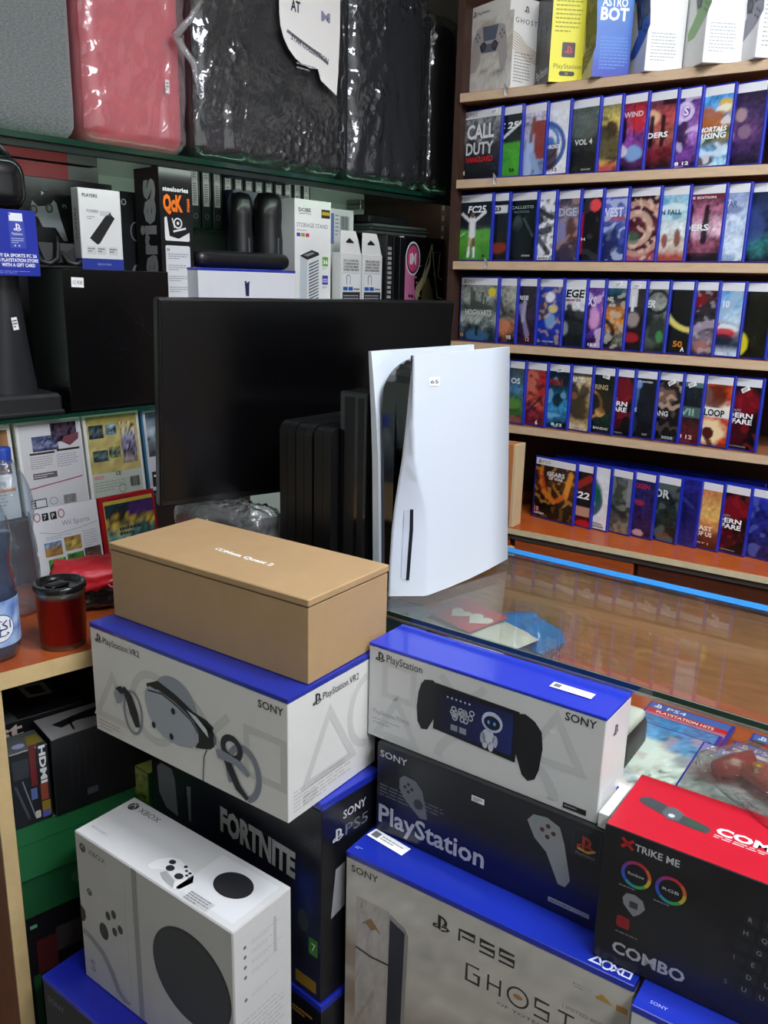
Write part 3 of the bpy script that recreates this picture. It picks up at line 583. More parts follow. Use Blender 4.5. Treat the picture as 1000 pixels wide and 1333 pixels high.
row(.842, [-.781, -.733, -.688, -.63, -.573, -.512, -.467, -.414, -.353, -.292], 'game cases on the lowest ledge of the game shelf', [
 S('leftmost case of the lowest row, dark cover with curling orange flames', ['#2a1c20', '#3a2220', '#4a2818', '#1f1a14', '#16140f', '#15120f'], [('l', .12, .9, .25, .5, .06, '#c04a1c', .9), ('l', .25, .5, .5, .35, .07, '#d87a28', .8), ('l', .9, .9, .8, .5, .07, '#e0922a', .9), ('l', .8, .5, .6, .38, .06, '#d0641c', .8), ('n', 9, .15, '#e09a3a', .45), ('r', 0, 0, 1, .28, '#14120f', .75)],
   [('GEARS', 42, 122, 11, 56, '#dcdcdc'), ('OF WAR', 48, 112, 8, 46, '#dcdcdc'), ('18', 8, 20, 12, 14, '#e08a8a'), ('SUITABLE', 8, 12, 5, 32, '#dcdcdc')]),
 S('game case with white italic 22 above a tan panel, lowest row', ['#14121a', '#3a1a20', '#1a141c', '#141218', '#5a1418'], [('l', .6, .7, .95, .9, .08, '#a83020', .7), ('r', .62, .18, .98, .36, '#c0927a', .95), ('e', .85, .05, .2, .06, '#c0181c', .9)], [('2K22', 44, 78, 17, 80, Wt, .2)]),
 S('white game case with a curling dark teal creature', ['#dfe3e8', '#e4e6ea', '#dcdfe4', '#e2e4e8'], [('a', .45, .5, .34, .09, '#1a4a5a', .95), ('e', .7, .65, .14, .2, '#14604a', .9), ('e', .6, .85, .12, .08, '#1c3a44', .9)], [('SPECIAL', 88, 16, 4, 32, '#5a5c60'), ('EDITION', 88, 8, 5, 34, '#3a3c40')], na=.1),
 S('grey-green game case with a lizard-like creature over sandy ground', ['#4a5052', '#5a6258', '#3a403c', '#4a463e', '#7a6244'], [('e', .7, .75, .2, .15, '#3a423a', .9), ('n', 6, .1, '#8a9088', .5), ('l', .5, .5, .9, .3, .05, '#1e2422', .8), ('r', .9, .5, 1, 1, '#8a9098', .7)], []),
 S('blue-tinted game case with small red title letters and red mark', ['#232458', '#26245c', '#2c2054', '#2e1c48', '#2a1c44'], [('e', .7, .6, .12, .05, '#a02a3a', .8), ('l', .5, .75, .62, .6, .02, '#4a4a8a', .7), ('E', .72, .06, .12, .06, '#c89aa0', .9)], [('TEKKEN', 54, 128, 11, 62, '#a82838')], na=.3),
 S('dark smoky game case with a white block R, lowest row', ['#2a3a44', '#1e262a', '#22302e', '#1c201c', '#14120f'], [('n', 5, .1, '#5a6a68', .6), ('e', .75, .1, .15, .06, '#6a4a34', .8)], [('FOR', 50, 112, 20, 54, '#c8d0d0')]),
 S('plain see-through blue case with dark artwork, lowest row', ['#20247c', '#1c1e64', '#1a1c5c', '#1e1e60', '#22226c'], [('l', .5, .8, .9, .6, .03, '#3a44a8', .5)], [], header=False, na=.3),
 S('sunset orange game case with a dark head in profile on the left', ['#c07a50', '#d09a5a', '#e0b868', '#c8864a', '#6a3020', '#4a2016'], [('e', .45, .72, .18, .2, '#2a1410', .95), ('e', .5, .45, .1, .1, '#2a1410', .8)], [('THE LAST', 30, 48, 11, 86, '#f0e4d0'), ('OF US', 76, 34, 10, 40, '#f0e4d0'), ('PART I', 60, 14, 4, 50, '#c8a890')], na=.2),
 S('black and red shooter game case on the lowest row', MW['bg'], MW['b'], MWT),
 S('blue-tinted dark game case at the right end of the lowest row', ['#26309c', '#1e2474', '#1c2060', '#20245c'], [('n', 6, .2, '#5a6ab8', .5)], na=.4),
], 161.)
# spare blue cases standing hidden behind the lowest row (only their tops show)
a = R_(ALPHA); grp = 'spare cases behind the lowest row'
for r_ in range(2):
    for i, x in enumerate([-.741, -.66, -.58, -.50, -.42, -.34]):
        xr = x+.02*r_; off = .042+.030*r_
        t = SHELL[0].copy(); COL.objects.link(t); t.parent = None; t.name = 'spare_game_case'
        t.rotation_euler = (0, 0, 0); t.location = (xr-CW*.985, 2.074+off+.028, .8426)
        setp(t, 'plain blue case standing hidden behind the covers of the lowest row', 'video game case', grp)

# ------------------------------------------------------------------ controller boxes on the top board
def ctrl_art(F, x, y, s, c1, c2, rot=0):
    """pad silhouette with two grips, touch pad and sticks"""
    P = [(-.50, .12), (-.42, .32), (-.2, .36), (.2, .36), (.42, .32), (.50, .12), (.58, -.28), (.52, -.48), (.40, -.46), (.28, -.14), (-.28, -.14), (-.40, -.46), (-.52, -.48), (-.58, -.28)]
    ca, sa = math.cos(R_(rot)), math.sin(R_(rot))
    q = lambda a, b: (x+s*(a*ca-b*sa), y+s*(a*sa+b*ca))
    F.poly([q(*p) for p in P], c1, 2)
    F.poly([q(*p) for p in [(-.24, .34), (.24, .34), (.18, .08), (-.18, .08)]], c2, 3)
    F.poly([q(*p) for p in [(-.30, .02), (.30, .02), (.22, -.13), (-.22, -.13)]], c2, 3)
    for sx in (-.17, .17): F.ell(*q(sx, -.02), s*.085, s*.085, '#222226', 4); F.ell(*q(sx, -.02), s*.055, s*.055, '#4a4a50', 5)
    for sx in (-.37, .37):
        for (dx, dy) in ((.06, 0), (-.06, 0), (0, .06), (0, -.06)): F.ell(*q(sx+dx, .16+dy), s*.024, s*.024, c2, 4, n=12)
G = 'controller boxes on the top board'
def cbox(corner, lab, c_front, c_side, fn, yaw=-50, w=.165, d=.087):
    h = .205
    # near corner = front right; place so that it juts over the board edge
    ca, sa = math.cos(R_(yaw)), math.sin(R_(yaw))
    fl = (corner[0]-w*ca, corner[1]-w*sa, 1.9216)
    t, F, fin = carton('controller_box', lab, 'controller box', fl, yaw, (w, d, h), c_front, {'x+': c_side}, group=G, rough=.3)
    fn(F); fin(); return t
def f1(F):
    f = F['front']; f.ps(.010, .180, .014, '#3a3634'); f.text('PlayStation', .028, .183, .007, '#3a3634', .045)
    f.grid(.0, .0, .165, .17, 20, 20, art(['#d8d2c8', '#d6d0c6', '#cfc8bc', '#d8d4cc', '#d8d4cc'], [('e', .4, .85, .2, .12, '#a8947a', .7), ('e', .15, .5, .12, .2, '#a89880', .7), ('l', .3, .3, .8, .25, .02, '#9a8a76', .7)], 3.1, na=.12), 1, .4)
    ctrl_art(f, .078, .108, .125, '#b0a9a4', '#5a6274', -4); f.text('GHOST', .085, .032, .012, '#6a625a', .06, sp=1.4)
    f = F['right']; f.ps(.045, .172, .016, '#4a4644'); f.text('GHOST', .018, .148, .011, '#4a4644', .072, sp=1.3)
    for k in range(7): f.stroke([(0, .13-.006*k), (.03, .122-.006*k), (.06, .10-.005*k), (.099, .088-.004*k)], .0016, '#b09a78', 2)
    f.lines(.02, .015, .06, .07, 10, '#9a968e', seed=2)
def f2(F):
    f = F['front']; f.grid(.06, 0, .165, .205, 8, 8, art(['#2a2c30', '#24262a', '#2c2e33'], [], 2.), 1, .35); ctrl_art(f, .10, .125, .12, '#5a6068', '#44484e', -6); f.text('PlayStation', .055, .02, .02, '#e8e8e8', .10, bold=.01, l=3)
    f = F['right']; f.rect(.0, .0, .087, .205, '#e6dc22', 1); f.lines(.008, .105, .065, .09, 10, '#a8a020', seed=4, l=2)
    f.rrect(.028, .054, .060, .086, .003, '#3a1a20', 2); f.ps(.035, .061, .018, '#c02a34', 3); f.text('PlayStation', .010, .030, .010, '#6a6a20', .068, l=2); f.rrect(.024, .014, .062, .024, .005, '#1c1c18', 2); f.text('30', .039, .0165, .005, '#e6dc22', l=3)
def f3(F):
    f = F['front']; f.rect(.0, 0, .165, .205, '#d2d0ca', 1); ctrl_art(f, .12, .11, .15, '#6a6e66', '#3c4244', -78); f.lines(.11, .02, .04, .05, 5, '#b0aea6', seed=5, l=2)
    f = F['right']; f.grid(0, 0, .087, .205, 6, 16, art([(0, '#3a4ab0'), (.35, '#4a74c4'), (1, '#4a86cc')], [], 5., na=.05), 1, .35)
    f.text('ASTRO', .012, .146, .016, '#f0f4f8', .060, bold=.03, l=2); f.text('BOT', .010, .118, .025, '#f0f4f8', .066, bold=.04, l=2); f.lines(.015, .015, .07, .07, 10, '#6a96d8', seed=7, l=2)
def f4(F):
    f = F['front']; ctrl_art(f, .115, .13, .14, '#2a5ab4', '#15181f', -70); f.ell(.05, .05, .012, .008, '#c8c8cc', 2)
    f = F['right']; f.text('DualSense', .010, .15, .011, '#c8cace', .062); f.lines(.01, .02, .06, .06, 9, '#b4b6b8', seed=8)
def f5(F):
    f = F['front']; ctrl_art(f, .12, .15, .14, '#7fae6a', '#5a7a5a', -70)
    f = F['right']; f.lines(.01, .02, .06, .06, 9, '#b4b6b8', seed=9)
def f6(F):
    f = F['front']; ctrl_art(f, .12, .13, .14, '#8a8a98', '#3a3e58', -75)
    f = F['right']; f.lines(.01, .02, .06, .10, 12, '#a8aaac', seed=10)
cbox((-1.040, 2.060), 'white controller box with sandy swirl print at the left end of the top board', '#dcd8d0', '#e6e3dd', f1, -22, .15, .10)
cbox((-.925, 2.050), 'controller box with a black front and bright yellow side', '#26282c', '#e2d822', f2)
cbox((-.816, 2.046), 'controller box with a grey front and blue side lettered in white', '#cfcdc8', '#4a80c8', f3)
cbox((-.696, 2.052), 'white controller box showing a blue and black pad', '#dfe0e2', '#eeeeea', f4)
cbox((-.566, 2.036), 'white controller box showing a green pad', '#dfe0de', '#eeeeea', f5)
cbox((-.462, 2.046), 'white controller box showing a grey-violet pad', '#dddde0', '#eeeeea', f6)
cbox((-.345, 2.046), 'plain white controller box at the right end of the top board', '#dddde0', '#eeeeea', f6)
# ================================================================== glass display counter
CY = -3.01
GF = Vector((-.69505, 1.04495)); cu = Vector((math.cos(R_(CY)), math.sin(R_(CY)))); cn = Vector((-cu.y, cu.x))
def C(x, y, z): p = GF+cu*x+cn*y; return (p.x, p.y, z)
t = thing('display_counter', 'glass-topped wooden display counter with a blue strip along its back edge', 'display counter', C(0, 0, 0), CY)
X0, X1, DP = -.50, 1.80, .41
pane = sheer('clear_counter_glass', '#f3f6f0', .02, fres=1.5, haze=.012)
gedge = mat('#12352a', .08, spec=.8, coat=.6)
mb = MB(); mb.box(X0, 0, .946, X1, DP, .956, pane, .0012, {'y-': gedge, 'x-': gedge, 'x+': gedge, 'y+': gedge}); o = mb.build('glass_top', t); o['label'] = 'clear glass top with dark green edges'
mb = MB(); mb.box(X0+.02, .020, .785, X1-.02, .025, .945, pane, 0); mb.build('front_pane', t)
mb = MB(); mb.box(X0, .004, .940, X1, .022, .9455, mat('#b8bab4', .3, metal=.6), .001); mb.build('metal_rail', t)
SHW = wood('#a8502c', .3)
mb = MB(); mb.box(X0, .020, .76, X1, DP-.012, .775, SHW, .001); mb.build('inner_shelf', t)
mb = MB(); mb.box(X0, DP-.012, .0, X1, DP, .944, wood('#c88c48', .35)); mb.build('back_panel', t)
for (a, b_) in ((X0, X0+.016), (X1-.016, X1)):
    mb = MB(); mb.box(a, .02, 0, b_, DP-.012, .944, SHW); mb.build('side_panel', t)
mb = MB(); mb.box(X0+.016, .028, .05, X1-.016, .045, .76, wood('#5a3020', .4)); mb.build('front_panel', t)
mb = MB(); mb.box(X0, DP-.022, .956, X1, DP+.002, .9585, mat('#2a84cc', .4), .0006); o = mb.build('edge_strip', t); o['label'] = 'bright blue strip'
mb = MB(); mb.box(X0+.05, .05, 0, X1-.05, DP-.02, .05, mat('#1a1614', .6)); mb.build('plinth', t)

# ------------------------------------------------------------------ plastic wrapping
wrapm = sheer('crinkled_plastic', '#f0f2f4', .10, haze=.08, bump=1., bscale=26, fres=1.7, gmul=2.4, crink=1.)
wrap_thin = sheer('thin_plastic', '#f4f4f6', .10, haze=.16, bump=.8, bscale=18, fres=1.6, gmul=1.8)
wrap_clear = sheer('clear_bag_plastic', '#f6f6f8', .08, haze=.04, bump=.8, bscale=40, fres=1.5, gmul=1.5)
wrap_dark = sheer('dark_plastic_wrap', '#e8ebee', .10, haze=.02, bump=.9, bscale=11, fres=1.7, gmul=2.4, crink=.9)
def crumple(amp, sc, seed, base=0.):
    def d(p, n):
        q = Vector((p.x*sc+seed, p.y*sc, p.z*sc))
        r = 1-abs(noise.noise(q))*2; r2 = 1-abs(noise.noise(q*2.3+Vector((5, 1, seed))))*2
        return base+amp*(.65*r*r+.35*r2*r2)
    return d

# ------------------------------------------------------------------ things inside the counter
def pillow(mb, w, d, h, mt, n=18, disp=None, sag=.0):
    V = []; F = []
    for sgn in (1, -1):
        o = len(V)
        for i in range(n+1):
            for j in range(n+1):
                u, v = i/n*2-1, j/n*2-1; k = max(0, (1-u**4)*(1-v**4))**.5
                p = Vector((u*w/2*(1-.03*k), v*d/2*(1-.03*k), h/2+sgn*h/2*k))
                if disp: p.z += sgn*disp(p, None)*k
                V.append(p)
        for i in range(n):
            for j in range(n):
                f = (o+i*(n+1)+j, o+(i+1)*(n+1)+j, o+(i+1)*(n+1)+j+1, o+i*(n+1)+j+1); F.append(f if sgn > 0 else f[::-1])
    mb.add(V, F, mt, True)
t = thing('gift_bag', 'grey and red gift pouch with white hearts under the counter glass', 'gift bag', (-.668, 1.325, .858-.042), -19, tilt=(3, 0))
mb = MB(); pillow(mb, .205, .12, .030, mat('#c9c8c6', .45, bump=.3, bscale=60), disp=crumple(.003, 30, 2)); pouch_ = mb.build('pouch', t)
mb = MB(); f = Face(mb, (-.095, -.05, .0375), (1, 0, 0), (0, 1, 0), (0, 0, 1))
f.rect(.004, .0, .130, .1, '#b84850', 1)
for (hx, hy, hs) in ((.055, .045, .022), (.1, .052, .026)):
    P = []
    for k in range(24):
        a = 2*math.pi*k/24; P.append((hx+hs*.062*16*math.sin(a)**3, hy+hs*.062*(13*math.cos(a)-5*math.cos(2*a)-2*math.cos(3*a)-math.cos(4*a))))
    f.poly(P, '#dad6d4', 2)
f.lines(.01, .01, .08, .08, 12, '#d8a0a0', .15, 4, 1)
o = mb.build('printed_hearts', pouch_); o['label'] = 'red print with white hearts'
bluep = mat('#1673c4', .22, coat=.6, bump=.5, bscale=30)
t = thing('blue_plastic_bag', 'crumpled bright blue plastic bag lying behind the hearts pouch', 'plastic bag', (-.60, 1.395, .776), -12)
mb = MB(); pillow(mb, .13, .085, .07, bluep, disp=crumple(.012, 22, 9)); mb.build('bag', t)
t = thing('blue_plastic_bag', 'light blue packet at the left end inside the counter, next to the console foot', 'plastic bag', (-.835, 1.30, .776), 8)
mb = MB(); pillow(mb, .14, .12, .07, mat('#4f9fd0', .25, coat=.4, bump=.4, bscale=40), disp=crumple(.008, 26, 4)); f = Face(mb, (.01, -.03, .0755), (1, 0, 0), (0, 1, 0), (0, 0, 1)); f.ring(.02, .02, .014, .012, .003, '#1f4f9a', 2); f.ring(.02, .02, .006, .005, .002, '#1f4f9a', 2); mb.build('packet', t)
def flatgame(label, x, yhead, z, bg, b, tx, seed, header, tl=-84, hcol='#3a62b8'):
    t = thing('game_case', label, 'video game case', (x, yhead-.199, z), CY, 'game cases lying inside the counter', (tl, 0))
    c = SHELL[0].copy(); COL.objects.link(c); c.parent = t
    mb = MB(); F = Face(mb, (0, 0, 0), (1, 0, 0), (0, 0, 1), (0, -1, 0)); ZH = .148 if header else .166
    F.grid(.0045, .004, .1295, ZH, 22, 28, art(bg, b, seed), 1)
    if header:
        F.rect(.0045, ZH, .1295, .166, hcol, 1, .25); F.ps(.011, ZH+.0035, .012, '#e8ecf4', 2); F.text('PS4', .032, ZH+.0045, .009, '#e8ecf4', .030, l=2)
    for q in tx: F.text(q[0], q[1]/1000, q[2]/1000, q[3]/1000, q[5], q[4]/1000 if q[4] else None, bold=.012, l=3)
    mb.build('cover', t)
Zc = .776
flatgame('flat case with blue header and red hits strip at the back inside the counter', -.342, 1.335, Zc+.012, ['#c8202a', '#9aa4d0', '#c8d0e4', '#8a9ac8'], [('r', 0, .9, 1, 1, '#c81c26', 1), ('r', 0, 0, 1, .899, '#8f9cc8', .3), ('l', 0, .62, 1, .58, .05, '#e0e4f0', .8)], [('PLAYSTATION HITS', 20, 137, 7, 90, Wt), ('HORIZON', 35, 114, 13, 66, '#dfe6f2')], 301., True, -86)
flatgame('flat case with blue sky and gold lettering, middle of the left pile inside the counter', -.346, 1.262, Zc+.024, ['#3a7cc0', '#4a8cc8', '#b8a070', '#5a94c4', '#a8b8c8'], [('r', 0, .58, 1, .74, '#c4ac80', .9), ('e', .8, .6, .2, .12, '#e8e0d0', .8)], [('WEREWOLF', 14, 110, 11, 100, '#ece4d0')], 305., False, -85)
flatgame('flat snowy white and blue case at the front of the left pile inside the counter', -.350, 1.205, Zc+.037, ['#4a84c4', '#5a94cc', '#d8e4e8', '#dfe8e8', '#c8d8cc'], [('e', .3, .55, .5, .25, '#e4eaec', .9), ('n', 7, .2, '#c89a98', .5), ('e', .9, .6, .1, .08, '#8a9aa8', .8)], [], 309., False, -84)
flatgame('flat case with red band and cream BATTLE lettering inside the counter', -.182, 1.325, Zc+.012, ['#a01c24', '#9a1a22', '#d8c8a0', '#7a1a1e', '#3a2020'], [('r', 0, .55, .15, 1, '#3a3a3e', .95), ('r', .15, .6, 1, .8, '#cfc09a', .95)], [('BATTLEFIELD', 22, 93, 15, 104, '#3a2a22')], 313., True, -86)
flatgame('flat case with violet-blue header over a cream band inside the counter', -.196, 1.255, Zc+.024, ['#d0ccc4', '#c8c4bc', '#8a88a8', '#9a96b0'], [('r', 0, .86, 1, 1, '#d4d0c4', 1)], [], 317., True, -85, '#5a66b4')
flatgame('flat case with grey picture half under red bagged pads inside the counter', -.228, 1.195, Zc+.037, ['#8a8a90', '#7a7c80', '#9a9ca0', '#8a8a8c'], [('e', .3, .6, .2, .1, '#4a4c50', .8), ('e', .5, .5, .2, .1, '#c0c4c8', .8)], [], 321., True, -84, '#7a84c0')
def pad_body(mb, m1, m2, s=1.):
    mb.rbox(-.05*s, -.022*s, .004, .05*s, .03*s, .034*s, .014*s, m1, 8)
    for sx in (-1, 1):
        mb.tube([(sx*.055*s, .012*s, .018*s), (sx*.066*s, -.02*s, .018*s), (sx*.07*s, -.05*s, .016*s)], [.026*s, .020*s, .013*s], m1, 10)
        mb.lathe([(0, .046*s), (.008*s, .046*s), (.009*s, .042*s), (.005*s, .038*s), (.005*s, .03*s)], m2, sx*.02*s, -.012*s, 12)
def bagged(x, y, z, yaw, lab, col, seed):
    t = thing('bagged_controller', lab, 'game controller', (x, y, z), yaw, 'bagged pads inside the counter')
    mb = MB(); pad_body(mb, mat(col, .3, coat=.4), mat('#c89a3a', .3, metal=.6), .8); mb.build('pad', t)
    mb = MB(); mb.rbox(-.075, -.062, 0, .075, .038, .036, .016, wrap_clear, 14, crumple(.005, 45, seed)); mb.build('plastic_wrap', t)
bagged(-.115, 1.085, Zc+.050, -35, 'red game pad with gold details in a shiny clear bag', '#8a1a1e', 3)
bagged(.03, 1.09, Zc+.03, 20, 'dark red game pad in a clear bag at the right end', '#7a1620', 6)
t = thing('console_sleeve', 'black rounded sleeve with white top standing behind the handheld box', 'sleeve', (-.312, 1.085, .776), CY)
mb = MB(); mb.rbox(-.022, -.05, 0, .022, .05, .088, .012, mat('#26262a', .5), 10); mb.build('body', t)
mb = MB(); mb.rbox(-.018, -.046, .080, .018, .046, .097, .008, mat('#dcdcde', .4), 8); o = mb.build('cap', t); o['label'] = 'white top'
t = thing('plastic_pouch', 'crumpled clear pouch lying beside the black sleeve inside the counter', 'plastic pouch', (-.25, 1.075, .776), 10)
mb = MB(); mb.rbox(-.03, -.04, 0, .03, .02, .035, .015, wrapm, 14, crumple(.012, 45, 8)); mb.build('pouch', t)

# ------------------------------------------------------------------ white console
PSW = mat('#cdd5de', .42, spec=.4)
a = R_(81.1); pu = Vector((math.cos(a), math.sin(a))); pn = Vector((-pu.y, pu.x)); pc = Vector((-.672, 1.098))+pu*.13+pn*.04
t = thing('game_console', 'tall white console with curved side plates standing on the glass counter', 'game console', (pc.x, pc.y, .9565), 81.1)
OX, OY = -.13, -.04
H = .391
# right plate: flat side + folded front
crease = [(0, .036), (.05, .0355), (.114, .033), (.155, .024), (.195, .008), (.232, -.003), (.29, -.0085), (.34, -.010), (H, -.0125)]
outer = [(0, .042), (.05, .0405), (.114, .037), (.155, .0325), (.195, .026), (.232, .0195), (.29, .0135), (.34, .009), (H, .004)]
mb = MB(); V = []; n = len(crease)
def bk(z): return .266-.034*z/H
TH = .007
for (z, xc), (_, yo) in zip(crease, outer):
    xf = -.0125 if z > .02 else -.0115
    b_ = bk(z)
    zz = z if z > 0 else 0.
    ring = [(b_, 0), (b_-(b_-xc)*.25, -.0012), (b_-(b_-xc)*.5, -.002), (b_-(b_-xc)*.75, -.0014), (xc+.012, -.0004), (xc+.003, .0002), (xc-.003, .0020), (xf+.004, yo-.003), (xf, yo), (xf+.004, yo+.002), (xc, TH+.001), (b_-.01, TH), (b_, TH*.6)]
    for q, (x, y) in enumerate(ring):
        zb = zz
        if z == 0: zb = .0 if x < .05 else (.012*((x-.05)/.216)**2 if True else 0)
        if z == H: zb = H+.004*max(0, x)/.23
        V.append((OX+x, OY+y, zb))
K = 13; F = []
for i in range(n-1):
    for k in range(K): F.append((i*K+k, i*K+(k+1) % K, (i+1)*K+(k+1) % K, (i+1)*K+k))
mb.add(V, F, PSW, True); mb.add(V, [tuple(range(K)), tuple((n-1)*K+k for k in range(K))[::-1]], PSW)
# disc slot on the folded front; its lit recess painted as a pale strip
def bev(z, fr):
    def ip(T):
        for i in range(len(T)-1):
            if T[i][0] <= z <= T[i+1][0]: return T[i][1]+(T[i+1][1]-T[i][1])*(z-T[i][0])/(T[i+1][0]-T[i][0])
    xc, yo = ip(crease), ip(outer); x0, y0, x1, y1 = -.0125+.004, yo-.003, xc-.003, .002
    nx, ny = -(y0-y1), -(x1-x0); l = math.hypot(nx, ny)
    return (OX+x0+(x1-x0)*fr+nx/l*.0008, OY+y0+(y1-y0)*fr+ny/l*.0008)
for (f0, f1_, g0, g1_, z0, z1, mm) in ((.43, .53, .49, .62, .028, .149, mat('#0a0a0c', .4)), (.28, .43, .27, .49, .030, .147, mat('#c6cdd9', .5))):
    zs = sorted({z0, z1} | {q[0] for q in crease if z0 < q[0] < z1}); V = []; NN = len(zs)-1
    for z in zs:
        q = (z-z0)/(z1-z0); V += [(*bev(z, f0+(g0-f0)*q), z), (*bev(z, f1_+(g1_-f1_)*q), z)]
    if mm is not None: mb.add(V, [(2*k, 2*k+1, 2*k+3, 2*k+2) for k in range(NN)], mm)
o = mb.build('side_plate', t)
mb = MB(); V = []; K = 6
for (z, yo, ti) in ((0, .078, .014), (.05, .0765, .014), (.12, .079, .014), (.22, .0825, .013), (.30, .088, .011), (.36, .093, .008), (H, .0955, .006)):
    b_ = .262-.03*z/H
    for (x, y) in ((-.0125, yo), (-.0125, yo-ti), (.03, yo-.008), (b_, yo-.008-.012*(z/H)), (b_, yo-.001-.012*(z/H)), (.03, yo+.001)): V.append((OX+x, OY+y, z+(.003*max(0, x)/.23 if z == H else 0)))
n = len(V)//K; F = [(i*K+k, i*K+(k+1) % K, (i+1)*K+(k+1) % K, (i+1)*K+k) for i in range(n-1) for k in range(K)]
mb.add(V, F, PSW); mb.add(V, [tuple(range(K)), tuple((n-1)*K+k for k in range(K))[::-1]], PSW); o = mb.build('side_plate', t)
mb = MB(); P = [(-.006, .004), (-.006, .325)]
for k in range(1, 9): an = R_(90*k/8); P.append((-.006+.085*(1-math.cos(an)), .325+.056*math.sin(an)))
P += [(.236, .379), (.246, .37), (.250, .004)]
mb.prism([(OX+x, z) for x, z in P], 'y', OY+.042, OY+.069, mat('#08080a', .07, coat=.8), mat('#0a0a0c', .2))
P2 = [(.060, .004), (.060, .12), (.040, .16), (.016, .20), (-.003, .245)]+P[1:]
mb.prism([(OX+x, z) for x, z in P2], 'y', OY+.010, OY+.042, mat('#08080a', .07, coat=.8), mat('#0a0a0c', .2)); o = mb.build('core', t); o['label'] = 'glossy black core'
fr = Face(MB(), (OX, OY, 0), (1, 0, 0), (0, 0, 1), (0, -1, 0)); sticker(t, fr, .021, .344, .025, .0135, -3, '65')
o = None

# ------------------------------------------------------------------ black consoles
BP = mat('#0b0b0c', .40, spec=.4, bump=.15, bscale=900)
G = 'slim black consoles standing on edge'
def slim(x, y, lab, yaw=86):
    t = thing('slim_console', lab, 'game console', (x, y, .9565), yaw, G)
    def prof(y0, y1, z0, z1, r):
        P = []
        for (cx, cz, a0) in ((y1-r, z1-r, 0), (y0+r, z1-r, 90), (y0+r, z0+r, 180), (y1-r, z0+r, 270)):
            for k in range(7): an = R_(a0+15*k); P.append((cx+r*math.cos(an), cz+r*math.sin(an)))
        return P
    # local x = depth, local y = thickness (leftwards)
    mb = MB(); mb.prism(prof(0, .285, 0, .2645, .018), 'y', 0, .0182, BP, smooth=False); mb.build('right_shell', t)
    mb = MB(); mb.prism(prof(0, .285, 0, .2645, .018), 'y', .0190, .0365, BP); mb.build('left_shell', t)
    mb = MB(); mb.prism(prof(.002, .283, .002, .2625, .016), 'y', .0182, .0190, mat('#050506', .5)); mb.build('groove', t)
slim(-.824, 1.079, 'slim black console standing on edge, rightmost of the three')
slim(-.866, 1.083, 'slim black console standing on edge, middle one of the three')
slim(-.908, 1.090, 'slim black console standing on edge, leftmost of the three, below the screen')
t = thing('perforated_console', 'tall glossy black console with perforated vents left of the white console', 'game console', (-.767, 1.094, .9565), 86)
mb = MB(); mb.box(0, 0, 0, .27, .055, .326, mat('#0b0b0d', .12, coat=.6), .003)
f = Face(mb, (0, .055, 0), (0, -1, 0), (0, 0, 1), (-1, 0, 0))
f.rect(.012, .008, .033, .318, '#1b1b1e', 1, .4); f.rect(.040, .008, .053, .318, '#1b1b1e', 1, .4)
body_ = mb.build('body', t)
mb = MB(); f = Face(mb, (-.0002, .055, 0), (0, -1, 0), (0, 0, 1), (-1, 0, 0)); V = []; FF = []
for (a0, a1) in ((.0135, .032), (.0415, .0525)):
    r_ = 0; z = .012
    while z < .315:
        x = a0+(.0014 if r_ % 2 else 0)
        while x < a1:
            o_ = len(V); V += [f.p(x+.0012*math.cos(k*math.pi/3), z+.0012*math.sin(k*math.pi/3), 2) for k in range(6)]; FF.append(tuple(range(o_, o_+6))); x += .0036
        z += .0034; r_ += 1
mb.add(V, FF, mat('#020203', .8)); o = mb.build('vent_holes', body_); o['label'] = 'perforated vent panels'

# ------------------------------------------------------------------ monitor
t = thing('monitor', 'large black flat-screen monitor behind the consoles, turned to the right', 'monitor', (-1.107, .967, .9565), 68.7)
pan = bpy.data.objects.new('panel', None)
mb = MB(); MW_, MH_ = .613, .354; z0 = 1.066-.9565; tl = R_(5.0)
def tm(y, z): return (y*math.cos(tl)-(z)*math.sin(tl), y*math.sin(tl)+z*math.cos(tl))
def tilt_mb(mb): mb.v = [(v[0], *(lambda q: (q[0], q[1]+z0))(tm(v[1], v[2]))) for v in mb.v]
mb.box(0, .0, 0, MW_, .022, MH_, mat('#0e0e10', .3, spec=.4), .003); mb.box(.14, .022, .06, MW_-.14, .05, MH_-.08, mat('#141416', .5), .01); tilt_mb(mb); hous_ = mb.build('housing', t)
mb = MB(); mb.box(.005, -.0012, .012, MW_-.005, .0, MH_-.004, mat('#050506', .22, spec=.3), .0004); tilt_mb(mb); o = mb.build('screen', hous_); o['label'] = 'switched-off black screen'
mb = MB(); mb.box(.27, .045, .02, .34, .065, .28, mat('#141416', .4), .004); mb.build('neck', t)
mb = MB(); mb.box(.19, .0, 0, .42, .17, .012, mat('#141416', .4), .003); mb.build('stand_base', t)
t = thing('plastic_sheet', 'crumpled clear plastic on the counter under the monitor', 'plastic wrap', (-1.065, 1.085, .957), 0)
mb = MB(); mb.rbox(-.085, -.025, .0, .09, .025, .085, .02, mat('#1c1e22', .5), 10); mb.build('dark_contents', t)
mb = MB(); mb.rbox(-.10, -.035, .0, .10, .035, .10, .02, wrapm, 26, crumple(.012, 28, 5)); mb.build('plastic', t)

